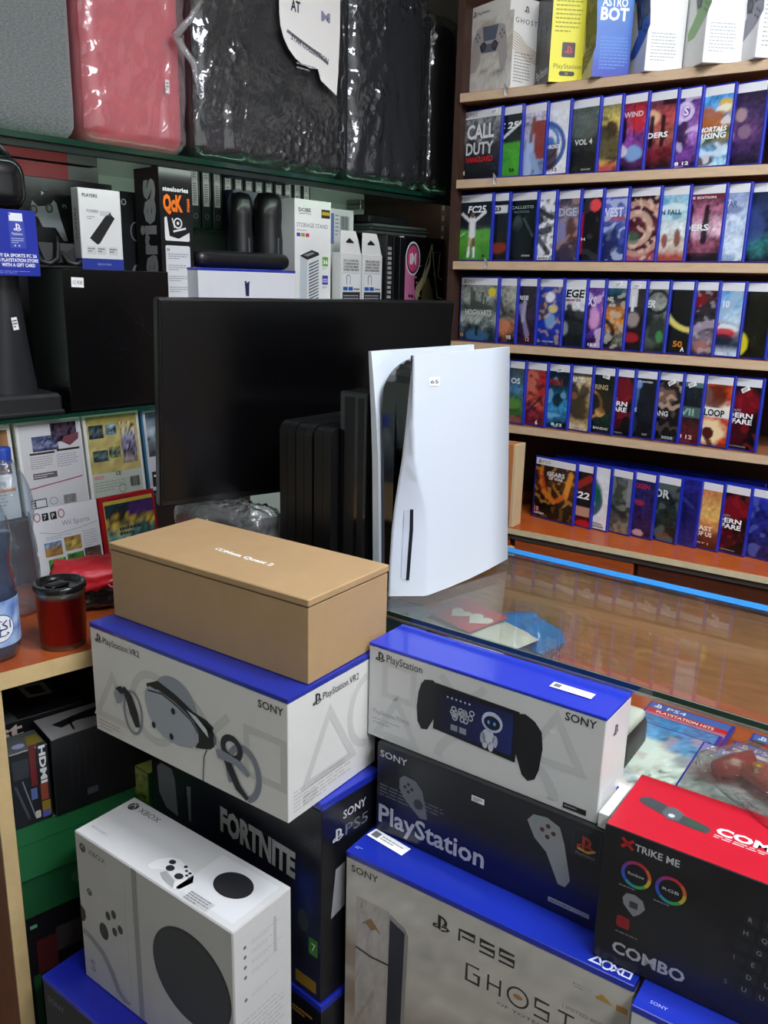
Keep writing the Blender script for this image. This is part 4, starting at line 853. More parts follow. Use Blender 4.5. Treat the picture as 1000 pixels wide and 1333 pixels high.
# ================================================================== the stacks of boxes in front
LB = '#2030b8'
OFFW = '#d3d1cb'
t, F, fin = carton('headset_box', 'large white virtual reality headset box with blue top, under the brown box', 'product box', (-1.08, .788, .733), -1.6, (.4195, .20, .188), OFFW, lid='#1a2a90', lid_h=.008)
f = F['front']; g1 = '#c1c0ba'
f.tri(.050, .058, .050, .011, g1, 1); f.ring(.148, .085, .050, .055, .013, g1, 1); f.cross(.272, .088, .036, .013, g1, 1); f.square(.377, .085, .040, .011, g1, 1)
f.ps(.012, .158, .016, '#1c1c20', 2); f.text('PlayStation.VR2', .032, .1605, .0105, '#1c1c20', .088, l=2); f.text('SONY', .366, .160, .0115, '#1c1c20', .046, bold=.01, l=2)
# headset
f.ell(.198, .108, .048, .042, '#8d929a', 2, -28)
f.stroke([(.135, .118), (.16, .128), (.20, .118), (.235, .103), (.262, .098), (.276, .092)], [.010, .014, .012, .012, .014, .012], '#17181b', 3)
f.poly([(.131, .112), (.140, .121), (.180, .116), (.222, .100), (.244, .083), (.243, .060), (.232, .049), (.205, .043), (.170, .045), (.148, .056), (.135, .075), (.130, .095)], '#9da2a9', 4)
f.poly([(.215, .106), (.245, .098), (.272, .096), (.279, .088), (.279, .068), (.270, .060), (.250, .054), (.238, .052), (.246, .064), (.246, .080), (.236, .094)], '#1a1b1e', 3)
f.poly([(.222, .108), (.243, .104), (.264, .090), (.268, .078), (.255, .086), (.237, .098)], '#c8cacc', 5)
for (x, y) in ((.193, .096), (.147, .058), (.187, .052)): f.ell(x, y, .0045, .0055, '#15161a', 6, n=14)
f.stroke([(.137, .113), (.17, .117), (.20, .108), (.232, .094), (.246, .078)], .0022, '#15161a', 6)
f.ell(.281, .079, .003, .008, '#6a6e76', 6, n=12); f.stroke([(.263, .057), (.257, .045), (.254, .02), (.253, .002)], .0017, '#202226', 5)
# left controller
f.ring(.098, .062, .021, .036, .0045, '#7d828b', 4); f.stroke([(.077, .098), (.090, .086), (.100, .062), (.108, .040)], [.010, .017, .020, .012], '#1a1b1e', 5); f.poly([(.054, .080), (.058, .092), (.072, .099), (.080, .088), (.070, .070), (.060, .066)], '#8a8f98', 6)
f.poly([(.058, .092), (.072, .1), (.084, .092), (.072, .086)], '#1a1b1e', 7)
# right controller
f.ring(.336, .046, .030, .040, .010, '#7d828b', 4, -75, 215); f.ring(.314, .078, .017, .016, .010, '#2a2c30', 5); f.stroke([(.300, .062), (.312, .042), (.326, .020), (.344, .008)], [.012, .014, .013, .008], '#1f2024', 6); f.poly([(.281, .066), (.297, .069), (.330, .064), (.350, .050), (.345, .044), (.320, .055), (.300, .054), (.286, .053)], '#858a93', 7)
f.lines(.008, .006, .06, .018, 3, '#b09a98', seed=3)
f = F['right']; f.tri(.088, .072, .062, .012, g1, 1); f.ring(.180, .10, .045, .055, .012, g1, 1, 95, 265); f.ps(.050, .155, .018, '#2a2a2e', 2); f.text('PlayStation.VR2', .072, .158, .011, '#2a2a2e', .082, l=2); f.lines(.01, .01, .13, .035, 6, '#b8b6b0', seed=4); f.rect(.03, .012, .06, .03, '#c8c6c0', 1)
fin()

KR = mat('#a98a62', .75, bump=.12, bscale=500, var=.06, vscale=14)
t = thing('cardboard_box', 'plain brown cardboard box with small white lettering, on top of the headset box', 'cardboard box', (-1.071+.205, .828-.003+.094, .9215), -.9)
mb = MB(); mb.box(-.2035, -.0925, 0, .2035, .0925, .1105, KR, .001); mb.build('body', t)
mb = MB(); mb.box(-.205, -.094, .1125, .205, .094, .1235, KR, .0015)
f = Face(mb, (-.205, -.094, .1235), (1, 0, 0), (0, 1, 0), (0, 0, 1)); f.text('Meta Quest 2', .176, .076, .0095, '#f4f2ee', .102, l=1, bold=.04, rot=-2); f.ring(.161, .082, .005, .004, .002, '#f4f2ee', 1); f.ring(.170, .081, .005, .004, .002, '#f4f2ee', 1)
o = mb.build('lid', t)
mb = MB(); mb.box(-.2, -.089, .109, .2, .089, .114, mat('#3a2c1c', .8)); mb.build('lid_gap', t)

t, F, fin = carton('handheld_box', 'white handheld console box with blue top and picture of a screen between two grips', 'product box', (-.654, .953, .792), -2.0, (.3645, .086, .150), '#cfd0cd', faces={'x+': '#dcdcda'}, lid='#2335b4', lid_h=.005)
f = F['front']; g1 = '#c2c4c1'
f.square(.055, .10, .030, .009, g1, 1); f.tri(.052, .03, .04, .010, g1, 1); f.cross(.16, .10, .035, .011, g1, 1); f.ring(.215, .006, .09, .06, .014, g1, 1, 4, 176); f.tri(.30, .085, .045, .010, g1, 1)
f.ps(.012, .124, .016, '#26262a', 2); f.text('PlayStation', .032, .127, .012, '#26262a', .062, l=2); f.text('SONY', .311, .130, .011, '#1c1c20', .042, bold=.012, l=2)
f.text('PlayStation Portal', .010, .040, .007, '#a6a8a8', .064, l=2); f.lines(.010, .022, .055, .012, 2, '#b2b4b2', seed=3)
gc = '#1b1c20'
f.poly([(.093, .112), (.099, .120), (.112, .123), (.122, .118), (.128, .106), (.125, .060), (.118, .068), (.112, .056), (.106, .044), (.096, .042), (.089, .052), (.087, .075), (.089, .098)], gc, 2)
f.poly([(.246, .116), (.256, .119), (.270, .113), (.281, .101), (.284, .078), (.281, .046), (.276, .030), (.266, .024), (.257, .030), (.250, .048), (.244, .062), (.238, .066)], gc, 2)
f.poly([(.118, .121), (.248, .119), (.246, .044), (.116, .050)], '#15161c', 3)
f.grid(.126, .052, .240, .114, 20, 12, lambda u, v: mix(mix(lin('#161a30'), lin('#22306e'), u), lin('#0e1020'), sst((v-.6)*2)*.7+.2*(1-v)), 4, .3)
rd = random.Random(11)
for k in range(16): f.ring(.146+.032*rd.random(), .078+.016*rd.random(), .0035, .0035, .0016, '#b8bcc4', 5, n=10)
f.rect(.145, .058, .156, .067, '#8a8f98', 5); f.rect(.159, .058, .170, .067, '#8a8f98', 5)
for k in range(6): f.ell(.138+.007*k, .106, .0015, .0015, '#c8d0e0', 5, n=8)
for (x, y, rx, ry, c) in ((.209, .091, .016, .015, '#b8c0d4'), (.209, .090, .0125, .010, '#141a34'), (.204, .068, .010, .011, '#c0c6d0'), (.196, .064, .004, .009, '#aab0c0'), (.215, .064, .004, .009, '#aab0c0'), (.200, .055, .004, .006, '#c0c6d0'), (.209, .054, .004, .007, '#c0c6d0')): f.ell(x, y, rx, ry, c, 5 if rx != .0125 else 6, n=18)
for x in (.204, .213): f.ell(x, .090, .002, .003, '#5a9ae8', 7, n=10)
f.rect(.318, .006, .350, .014, '#202226', 2); f.lines(.32, .008, .028, .005, 1, '#a8a8a8', seed=2, l=3); f.lines(.295, .009, .02, .003, 1, '#a8aaa8', seed=5); f.rect(.292, .105, .300, .110, '#dcdcdc', 2)
f = F['right']; f.ps(.028, .110, .016, '#3a3a40', 2); f.lines(.012, .02, .05, .02, 4, '#c2c2c0', seed=8)
sticker(t, F['top'], .272, .032, .058, .016, 0, name='label_sticker', bar=True)
fin()

t, F, fin = carton('controller_bundle_box', 'long black box lettered in large grey type, below the white handheld box', 'product box', (-.628, .942, .6435), -1.7, (.354, .088, .1485), '#1e2022', rough=.28)
f = F['front']; f.grid(.001, .001, .353, .147, 16, 10, art([(0, '#10143a'), (.3, '#14183c'), (.55, '#1e2126'), (1, '#2a2d30')], [], 7., na=.05), 1, .28)
f.text('SONY', .006, .128, .0105, '#c8c8c8', .048, bold=.01, l=2); f.text('PlayStation', .006, .018, .030, '#b4b6bc', .182, bold=.02, l=4); f.lines(.006, .062, .12, .022, 4, '#62666c', seed=12, l=2)
def half_pad(f, x, y, s, flip, c):
    q = lambda P: [(x+flip*a*s, y+b*s) for a, b in P]
    f.poly(q([(0, .06), (.10, .11), (.26, .10), (.32, .0), (.36, -.22), (.46, -.52), (.42, -.72), (.34, -.76), (.24, -.6), (.12, -.24), (0, -.06)]), c, 3)
f.poly([(.042, .104), (.050, .112), (.070, .110), (.082, .098), (.088, .075), (.092, .055), (.080, .052), (.066, .062), (.050, .075), (.042, .088)], '#6a6d70', 3)
for (dx, dy) in ((.006, 0), (-.006, 0), (0, .006), (0, -.006)): f.ell(.058+dx, .094+dy, .0028, .0028, '#2c2e32', 4, n=10)
f.ell(.076, .074, .008, .008, '#35383c', 4)
f.poly([(.248, .122), (.256, .134), (.276, .137), (.294, .130), (.302, .108), (.310, .075), (.314, .058), (.308, .046), (.298, .046), (.290, .062), (.278, .086), (.260, .100)], '#8a8d8c', 3)
for (dx, dy) in ((.008, 0), (-.008, 0), (0, .008), (0, -.008)): f.ell(.278+dx, .117+dy, .0034, .0034, '#55393c', 4, n=12)
f.rect(.312, .100, .349, .140, '#3c4044', 2); f.rect(.313, .101, .348, .139, '#26292c', 3); f.ps(.318, .110, .022, '#b8402c', 4); f.stroke([(.320, .112), (.334, .110), (.344, .116)], .003, '#c8a83a', 5); f.text('PlayStation', .318, .103, .004, '#9a9a96', .026, l=4)
f.rect(.286, .014, .344, .021, '#8f929c', 2); f.lines(.288, .0155, .05, .004, 1, '#3a3d46', seed=2, l=3)
sticker(t, f, .163, .117, .020, .009, 0, seed=9)
fin()

t, F, fin = carton('console_box', 'large cream console box with blue top, mountain picture and GHOST lettering', 'product box', (-.634, .875, .263), -.2, (.43, .14, .38), '#b7b0a4', lid='#1a2c9c', lid_h=.010)
f = F['front']; f.grid(.001, .001, .429, .369, 24, 22, art([(0, '#a89c88'), (.3, '#aaa192'), (.6, '#b6b0a4'), (1, '#b9b4aa')], [('e', .02, .55, .05, .1, '#8a7860', .8), ('e', .03, .35, .06, .1, '#8a785e', .8), ('l', .45, .35, .75, .25, .05, '#8a7a60', .7)], 9., na=.12), 1, .4)
f.text('SONY', .010, .350, .0115, '#2c2a28', .048, bold=.012, l=2)
f.ps(.150, .322, .026, '#2a2826', 2)
# PS5 drawn as strokes
k = '#2c2a2a'
f.stroke([(.193, .322), (.193, .340), (.216, .340), (.216, .331), (.197, .331)], .0032, k, 2); f.stroke([(.246, .340), (.225, .340), (.225, .331), (.246, .331), (.246, .322), (.224, .322)], .0032, k, 2); f.stroke([(.275, .340), (.254, .340), (.254, .331), (.275, .331), (.275, .322), (.253, .322)], .0032, k, 2)
k = '#3a3733'
f.stroke([(.226, .292), (.207, .292), (.207, .266), (.226, .266), (.226, .280), (.217, .280)], .003, k, 2)
f.stroke([(.240, .292), (.240, .266)], .003, k, 2); f.stroke([(.258, .292), (.258, .266)], .003, k, 2); f.stroke([(.240, .279), (.258, .279)], .003, k, 2)
f.ring(.284, .279, .0145, .0145, .003, k, 2); f.ell(.284, .280, .007, .004, '#a07a48', 2, n=14)
f.stroke([(.328, .292), (.309, .292), (.309, .279), (.328, .279), (.328, .266), (.308, .266)], .003, k, 2); f.stroke([(.340, .292), (.362, .292)], .003, k, 2); f.stroke([(.351, .292), (.351, .266)], .003, k, 2)
f.text('OF YOTEI', .255, .252, .005, '#6a655c', .06, l=2); f.text('LIMITED EDITION', .345, .300, .005, '#8a8478', .075, l=2)
f.poly([(.385, .338), (.393, .347), (.403, .341), (.408, .337)], '#b88a3a', 2); f.rect(.412, .334, .426, .343, '#a87c34', 2); f.lines(.355, .338, .026, .008, 2, '#a09888', seed=6)
# console picture
f.grid(.020, .0, .078, .312, 14, 40, art([(0, '#a39686'), (.5, '#a9a196'), (1, '#aaa49c')], [('l', .45, .12, .9, .3, .03, '#8a6a58', .6), ('l', .1, .3, .6, .5, .02, '#8a7868', .5)], 15., na=.1), 2, .4)
f.poly([(.030, .268), (.040, .279), (.047, .285), (.056, .276), (.066, .264), (.056, .270), (.048, .264), (.038, .272)], '#8a6a44', 3); f.stroke([(.020, .222), (.05, .218), (.080, .220)], .003, '#2a2c34', 4)
f.text('J', .028, .298, .007, '#4a4640', l=3)
f.poly([(.080, .308), (.106, .296), (.102, .0), (.078, .0)], '#2c2e33', 3); f.poly([(.080, .308), (.106, .296), (.106, .289), (.081, .300)], '#8a8a88', 4); f.poly([(.106, .296), (.112, .286), (.108, .0), (.102, .0)], '#8a8580', 3)
f = F['left']; f.lines(.01, .1, .1, .2, 12, '#a0988a', seed=3)
ft = F['top']
ft.tri(.379, .012, .0085, .0028, '#d8dcf0', 1); ft.ring(.392, .012, .0062, .0068, .0026, '#d8dcf0', 1); ft.cross(.4045, .012, .0058, .0026, '#d8dcf0', 1); ft.square(.417, .012, .0062, .0024, '#d8dcf0', 1)
ft.lines(.006, .012, .012, .006, 2, '#9aa8e8', seed=2)
sticker(t, ft, .004, .046, .070, .021, -8, name='label_sticker', bar=True)
fin()

t, F, fin = carton('keyboard_combo_box', 'red-topped black keyboard and mouse box at the right edge', 'product box', (-.264, .892, .6445), -.8, (.34, .133, .1875), '#17171a', faces={'z+': '#b4162a'}, rough=.3)
f = F['front']; f.grid(.001, .001, .339, .186, 20, 12, art([(0, '#151418'), (.5, '#18181b'), (1, '#1b1b1e')], [('e', .3, .35, .2, .3, '#26282a', .6)], 4., na=.2), 1, .3)
f.stroke([(.022, .178), (.036, .166)], .004, '#b01c20', 2); f.stroke([(.022, .166), (.036, .178)], .004, '#b01c20', 2); f.text('TRIKE ME', .038, .167, .009, '#b8b8ba', .052, bold=.02, l=2)
def wheel(f, x, y, r, s):
    for k, c in enumerate(('#b02a34', '#c05a2a', '#b8a030', '#3a9a4a', '#2a8a9a', '#2a52b0', '#5a3a9a', '#a02a6a')): f.ring(x, y, r, r, .0042, c, 2, 90-k*45, 45-k*45, 6)
    f.text(s, x-r*.6, y-.002, .004, '#c8c8c8', r*1.2, l=3)
wheel(f, .043, .135, .016, 'Rainbow'); wheel(f, .084, .133, .016, 'RGB')
f.lines(.024, .112, .036, .005, 1, '#7a7a7c', seed=3, l=2); f.lines(.066, .110, .036, .005, 1, '#7a7a7c', seed=4, l=2)
f.poly([(.030, .098), (.034, .106), (.044, .108), (.054, .104), (.058, .094), (.052, .084), (.045, .078), (.038, .084), (.032, .09)], '#7d7f82', 2); f.rect(.039, .089, .049, .098, '#3a3c3e', 3)
f.rrect(.026, .056, .042, .072, .003, '#8a1c22', 2); f.lines(.026, .046, .05, .006, 1, '#6a6a6c', seed=7, l=2)
f.text('COMBO', .024, .018, .0155, '#a8a9ac', .088, bold=.03, l=2)
rd = random.Random(5)
for i in range(9):
    for j in range(6): 
        x = .150+i*.019+j*.003; y = .040+j*.018-i*.0006; f.rrect(x, y, x+.015, y+.013, .002, '#202226', 2)
        if rd.random() < .8: f.text(rd.choice('QWERTYUIOPASDFGHJKL'), x+.004, y+.004, .006, rd.choice(['#6a7a8a', '#7a8a7a', '#5a5a9a', '#8a8a8c']), l=3)
ft = F['top']
ft.poly([(.018, .080), (.026, .086), (.045, .082), (.064, .074), (.086, .070), (.104, .066), (.107, .060), (.104, .052), (.088, .052), (.064, .054), (.044, .060), (.024, .066), (.016, .072)], '#3a3f42', 1)
ft.poly([(.050, .078), (.060, .082), (.072, .074), (.070, .056), (.058, .052), (.048, .062)], '#50565a', 2); ft.poly([(.076, .068), (.100, .063), (.100, .056), (.080, .057)], '#2f4a38', 2); ft.ell(.060, .062, .004, .004, '#b8bcc0', 3, n=10)
ft.text('COMBO', .112, .060, .014, '#e8e8ea', .100, bold=.04, l=1, rot=0); ft.lines(.112, .050, .10, .008, 2, '#f0c8c8', seed=9)
fin()
t, F, fin = carton('console_box', 'blue-topped white box under the keyboard box at the lower right corner', 'product box', (-.197, .845, .263), -.8, (.42, .14, .3805), '#c4c4c2', lid='#1c2ea2', lid_h=.010)
F['top'].text('SONY', .016, .014, .005, '#9aa8e8', .02, l=1); F['front'].text('SONY', .02, .35, .0115, '#3a3a3c', .048); fin()
t = thing('white_card', 'narrow folded white card between the handheld box and the keyboard box', 'card', (-.273, .935, .7925), 88)
mb = MB(); mb.box(0, 0, 0, .085, .014, .022, mat('#dcdcd8', .5), .001); mb.build('card', t)
t = thing('wooden_platform', 'low dark wooden platform under the front boxes', 'platform', (-.20, .93, 0), 0)
mb = MB(); mb.box(-.43, -.10, 0, .45, .08, .2625, mat('#3a2a20', .6), .003); mb.build('top', t)

t, F, fin = carton('console_box', 'white console box with black round vent picture, standing in the lower left', 'product box', (-1.041, .704, .3292), -2.7, (.357, .116, .277), '#b5b3ae', faces={'z+': '#c9c9c9', 'x+': '#cfcdcb'}, b=.002)  # white box; its shading is put into the greyer front colour
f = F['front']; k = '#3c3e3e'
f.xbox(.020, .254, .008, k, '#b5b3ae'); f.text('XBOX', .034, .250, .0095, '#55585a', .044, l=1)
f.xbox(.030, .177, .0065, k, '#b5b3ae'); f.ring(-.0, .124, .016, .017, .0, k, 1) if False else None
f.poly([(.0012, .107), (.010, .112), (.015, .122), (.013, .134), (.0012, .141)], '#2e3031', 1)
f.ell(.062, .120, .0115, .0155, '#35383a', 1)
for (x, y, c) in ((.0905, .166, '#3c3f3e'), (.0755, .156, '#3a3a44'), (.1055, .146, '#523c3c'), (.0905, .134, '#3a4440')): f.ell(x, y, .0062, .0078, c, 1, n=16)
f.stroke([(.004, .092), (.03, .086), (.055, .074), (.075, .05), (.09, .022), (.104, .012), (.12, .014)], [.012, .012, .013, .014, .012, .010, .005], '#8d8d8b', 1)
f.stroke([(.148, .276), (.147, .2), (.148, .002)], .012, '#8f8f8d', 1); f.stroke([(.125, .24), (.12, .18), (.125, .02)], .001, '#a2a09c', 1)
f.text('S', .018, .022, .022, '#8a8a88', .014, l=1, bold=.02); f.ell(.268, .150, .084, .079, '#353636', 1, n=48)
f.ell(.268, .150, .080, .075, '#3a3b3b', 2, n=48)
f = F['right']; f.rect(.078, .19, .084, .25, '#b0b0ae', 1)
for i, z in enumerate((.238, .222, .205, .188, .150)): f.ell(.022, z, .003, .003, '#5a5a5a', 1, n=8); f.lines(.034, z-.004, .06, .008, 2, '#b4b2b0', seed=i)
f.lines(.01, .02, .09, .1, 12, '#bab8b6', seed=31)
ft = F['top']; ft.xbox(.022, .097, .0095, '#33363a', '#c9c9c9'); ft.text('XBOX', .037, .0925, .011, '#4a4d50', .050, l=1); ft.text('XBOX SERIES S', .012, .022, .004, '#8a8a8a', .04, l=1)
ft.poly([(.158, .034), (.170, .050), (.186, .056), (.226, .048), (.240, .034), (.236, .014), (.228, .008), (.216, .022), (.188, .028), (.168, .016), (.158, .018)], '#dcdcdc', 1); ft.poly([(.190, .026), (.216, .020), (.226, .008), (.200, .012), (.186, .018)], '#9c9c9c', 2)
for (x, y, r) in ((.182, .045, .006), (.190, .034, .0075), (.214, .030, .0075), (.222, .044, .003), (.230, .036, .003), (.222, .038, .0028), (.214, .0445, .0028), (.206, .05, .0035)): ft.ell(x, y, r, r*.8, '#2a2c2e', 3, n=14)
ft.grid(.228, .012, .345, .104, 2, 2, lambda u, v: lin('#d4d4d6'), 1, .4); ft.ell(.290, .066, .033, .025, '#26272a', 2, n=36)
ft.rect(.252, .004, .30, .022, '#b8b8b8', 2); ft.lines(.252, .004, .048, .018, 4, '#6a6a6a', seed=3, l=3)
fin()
mb = MB(); mb.box(-.176, -.056, .277, .1785, .0585, .2785, mat('#cbcbcc', .4), .0004) if False else None
t, F, fin = carton('console_box', 'dark box with dark blue top under the white round-vent box, lower left', 'product box', (-1.099, .662, .0), -3, (.43, .15, .3285), '#1a1b20', lid='#1a22a0', lid_h=.010)
F['front'].text('SONY', .012, .285, .0115, '#7a7a80', .046, bold=.01); fin()

t, F, fin = carton('console_box', 'black console box with FORTNITE lettering standing behind the white box', 'product box', (-1.069, .887, .386), -6.6, (.42, .125, .3465), '#14151b', faces={'x+': '#101116'}, lid='#1c2a9c', lid_h=.012, rough=.3)
f = F['front']; f.grid(.001, .001, .419, .333, 20, 16, art([(0, '#16193a'), (.25, '#15172a'), (1, '#15161c')], [('e', .92, .55, .06, .14, '#1c2a6a', .8), ('e', .95, .35, .06, .1, '#26304a', .7)], 6., na=.3), 1, .3)
f.text('FORTNITE', .189, .196, .042, '#a8aaa8', .176, bold=.05, l=3, shear=.03, rot=0)
f.poly([(.017, .240), (.030, .252), (.060, .252), (.068, .235), (.073, .165), (.040, .168), (.020, .190)], '#787a84', 2); f.poly([(.068, .235), (.095, .245), (.100, .165), (.073, .165)], '#1e2028', 2); f.poly([(.100, .236), (.112, .240), (.110, .172), (.104, .170)], '#787a84', 2)
f.rect(.394, .078, .413, .108, '#3a7a2a', 2); f.text('7', .4, .086, .014, '#d0e0c8', l=3); f.rect(.365, .010, .41, .032, '#8a6a18', 2); f.lines(.378, .262, .036, .02, 3, '#3a3d44', seed=3, l=2)
for (x, y, rx, ry, c) in ((.386, .192, .012, .014, '#1c2c6a'), (.392, .16, .01, .02, '#24305a'), (.382, .13, .012, .02, '#3a4048')): f.ell(x, y, rx, ry, c, 2)
f = F['right']; f.text('SONY', .045, .300, .0135, '#c4c4c6', .050, bold=.012, l=1); f.ps(.022, .268, .022, '#c4c4c6', 1); f.text('PS5', .050, .270, .018, '#6a6c72', .050, l=1); f.poly([(.02, .14), (.05, .148), (.05, .225), (.03, .222)], '#8a8c90', 1)
fin()
t, F, fin = carton('console_box', 'dark box with blue top and small gold lettering, bottommost of the middle stack', 'product box', (-1.069, .884, .0), -6.6, (.424, .128, .3855), '#14151c', lid='#1c2a9c', lid_h=.012, rough=.3)
F['front'].lines(.36, .338, .05, .014, 2, '#a87a3a', .6, 3); fin()
# ================================================================== glass shelves on the left wall
GLS = sheer('green_shelf_glass', '#a9ccb8', .04, fres=1.5, gmul=3., haze=.10, hazecol='#4f7a66')
gedge2 = mat('#123a2c', .1, spec=.8, coat=.6)
def LT(name, label, cat, s, off, z, dyaw=0, group=None, tilt=(0, 0)): return thing(name, label, cat, L(s, off, z), LYAW+dyaw, group, tilt)
def gshelf(label, s0, s1, ztop, th, d=.385, off=0):
    t = LT('glass_shelf', label, 'glass shelf', s0, off, ztop-th)
    mb = MB(); mb.box(0, 0, 0, s1-s0, d, th, GLS, .001, {'y-': gedge2, 'x-': gedge2, 'x+': gedge2}); mb.build('pane', t)
    for x in (.06, s1-s0-.10):
        mb = MB(); mb.box(x, d-.06, -.014, x+.02, d, -.0005, mat('#8a8c8a', .3, metal=.8), .001); mb.build('bracket', t)
gshelf('upper green-tinted glass shelf carrying the wrapped cases', .10, 1.955, 1.702, .012)
gshelf('lower green-tinted glass shelf under the black box and stand', .10, .925, 1.180, .008)
gshelf('middle glass shelf behind the monitor holding the boxed accessories', .93, 1.955, 1.372, .008)
gshelf('small rear glass shelf under the row of binders', 1.10, 1.66, 1.574, .006, .128, .257)
for o in [o for o in bpy.data.objects if o.name.startswith('glass_shelf')][-1:]: pass
t = LT('side_panel_board', 'dark brown upright panel at the right end of the glass shelves', 'wood panel', 1.958, .02, .5)
mb = MB(); mb.box(0, 0, 0, .018, .36, 2.0, DKW, .001); mb.build('board', t)
mb = MB()
for k in range(30): mb.box(-.0012, .05, .72+.03*k, 0, .058, .735+.03*k, mat('#b0aca4', .3, metal=.7)); 
mb.box(-.0006, .044, .7, 0, .064, 1.65, mat('#4a3a30', .4)); mb.build('slotted_rail', t)
t = LT('wall_panel', 'pale green back panel behind the glass shelves', 'wall panel', .1, .388, .88)
mb = MB(); mb.box(0, 0, 0, 1.85, .008, 1.8, mat('#cfe6d2', .5), .001); o = mb.build('board', t); o['label'] = 'pale green panel'

t = LT('added_fill_strip', 'slim dark fill light added under the front edge of the upper glass shelf', 'added light strip', .12, .006, 1.6765)  # added to brighten the shelf back; no lamp is known here
mb = MB(); mb.box(0, 0, 0, 1.82, .012, .013, mat('#1c2a24', .3, coat=.4), .001); mb.build('housing', t)
mb = MB(); mb.box(.01, .012, .001, 1.81, .0135, .011, mat('#eefff6', .5, emis=13)); mb.build('diffuser', t)
# ---- wrapped cases on the upper shelf
def radial(kx, kz, amp, seed, n=7):
    cr = crumple(amp*.6, 14, seed)
    def d(p, nn):
        an = math.atan2(p.z-kz, p.x-kx); r = math.hypot(p.x-kx, p.z-kz)
        q = noise.noise(Vector((math.cos(an)*n+seed, math.sin(an)*n, r*2.5)))
        if nn.z < -.3: return .001
        if abs(nn.x) > .8: return .001+.35*cr(p, nn)
        return .001+cr(p, nn)+amp*max(0, 1-abs(q)*2.4)*min(1, r/.05)*.9
    return d
fabric = mat('#6c706e', .9, bump=.6, bscale=420, var=.5, vscale=170, sheen=.3, stretch=(1, 1, 3))
t = LT('storage_case', 'grey fabric storage case with rounded corner at the left end of the upper shelf', 'storage case', .30, .02, 1.7025)
mb = MB(); mb.rbox(0, 0, 0, .418, .27, .50, .035, fabric, 14); mb.build('body', t)
mb = MB(); mb.rbox(.002, .12, -.0005, .4195, .126, .502, .003, mat('#4a4a4c', .7), 8); mb.build('zip_seam', t)
def wrapped(label, s0, s1, col, wr, knot, seed, h=.50, d=.24, r=.035, off=.02, amp=.006):
    t = LT('wrapped_case', label, 'wrapped storage case', s0, off, 1.7042, group=None)
    w = s1-s0
    mb = MB(); mb.rbox(.008, .008, .003, w-.008, d-.008, h-.01, r, mat(col, .75, bump=.3, bscale=300, var=.15, vscale=40), 12); mb.build('body', t)
    mb = MB(); mb.rbox(.002, .002, .0, w-.002, d, h, r, wr, 44, radial(knot[0], knot[1], amp, seed), nz=52); o = mb.build('plastic_wrap', t, weld=True); o['label'] = 'shiny wrinkled clear plastic'
    return t
wrap_red = sheer('plastic_over_red', '#f8f2f4', .14, haze=.15, hazecol='#f4dce0', bump=.7, bscale=8, fres=1.55, gmul=2., crink=.25)
t = wrapped('red storage case wrapped in wrinkled clear plastic', .726, .982, '#c0283a', wrap_red, (.205, .225), 3., amp=.007)
mb = MB(); mb.tube([(.205, -.004, .225), (.235, -.02, .262), (.262, -.012, .30), (.27, .01, .29)], [.010, .006, .012, .003], wrap_thin, 8); mb.tube([(.205, -.004, .225), (.24, -.016, .18), (.262, -.006, .12)], [.008, .007, .004], wrap_thin, 8); mb.build('twisted_tail', t)
sticker(t, Face(MB(), (0, 0, 0), (1, 0, 0), (0, 0, 1), (0, -1, 0)), .19, .118, .010, .026, 0, seed=8)
t.children[-1].location.y = -.016
t = wrapped('large black storage case in creased plastic with a round white label', .99, 1.468, '#16171b', wrap_dark, (.10, .30), 7., amp=.009)
mb = MB(); f = Face(mb, (0, -.022, 0), (1, 0, 0), (0, 0, 1), (0, -1, 0))
P = []
for k in range(13): a = R_(180+15*k); P.append((.325+.098*math.cos(a), .33+.095*math.sin(a)))
P = [(.227, .46), (.227, .33)]+P[1:8]+[(.36, .215), (.415, .190), (.42, .24), (.425, .33), (.425, .46)]
f.poly(P, mat('#ece9e4', .35, coat=.3), 1)
f.stroke([(.25, .30), (.30, .285), (.345, .272), (.385, .255)], .007, '#6a6a74', 2); f.text('STAR COLLECTION', .262, .285, .012, '#44444c', .125, bold=.02, l=3, rot=-14); f.lines(.28, .225, .07, .018, 2, '#9a9aa0', seed=5, l=2)
f.text('AT', .262, .345, .022, '#2c2c3a', .03, bold=.03, l=3); f.text('M', .36, .345, .02, '#8a8aa0', .03, bold=.03, l=3)
o = mb.build('round_label', t); o['label'] = 'round white paper label'
t = wrapped('narrow black storage case in shiny plastic beside the white-labelled one', 1.474, 1.80, '#1b1d24', wrap_dark, (.16, .36), 12., amp=.010)
t = wrapped('thin black plastic-wrapped case at the right end of the upper shelf', 1.806, 1.948, '#0c0c0e', wrap_dark, (.07, .1), 19., amp=.008, h=.47)
for o in bpy.data.objects:
    if o.name.startswith('wrapped_case'): o['group'] = 'plastic wrapped cases'

# ---- shelf with boxes: left part
def LB_(name, label, cat, s0, s1, off, d, z0, z1, col, faces=None, lid=None, group=None, dyaw=0, rough=.38, **k):
    p = L(s0, off, z0); return carton(name, label, cat, p, LYAW+dyaw, (s1-s0, d, z1-z0), col, faces, group, lid, rough=rough, **k)
t, F, fin = LB_('accessory_box', 'large plain black box with a price sticker on the lower glass shelf', 'product box', .655, .905, .02, .14, 1.1805, 1.463, '#0a0a0b', rough=.22, wear=.1)
f = F['front']; k = mat('#141416', .12)
f.ring(.13, .17, .05, .05, .003, k, 1); f.ring(.11, .13, .035, .03, .002, k, 1); f.stroke([(.06, .26), (.14, .2), (.22, .13)], .003, k, 1)
for i in range(8): f.stroke([(.09+.008*i, .2-.01*i), (.12+.006*i, .1+.005*i)], .0012, k, 1)
sticker(t, f, .018, .248, .027, .019, -2, '15.900'); fin()
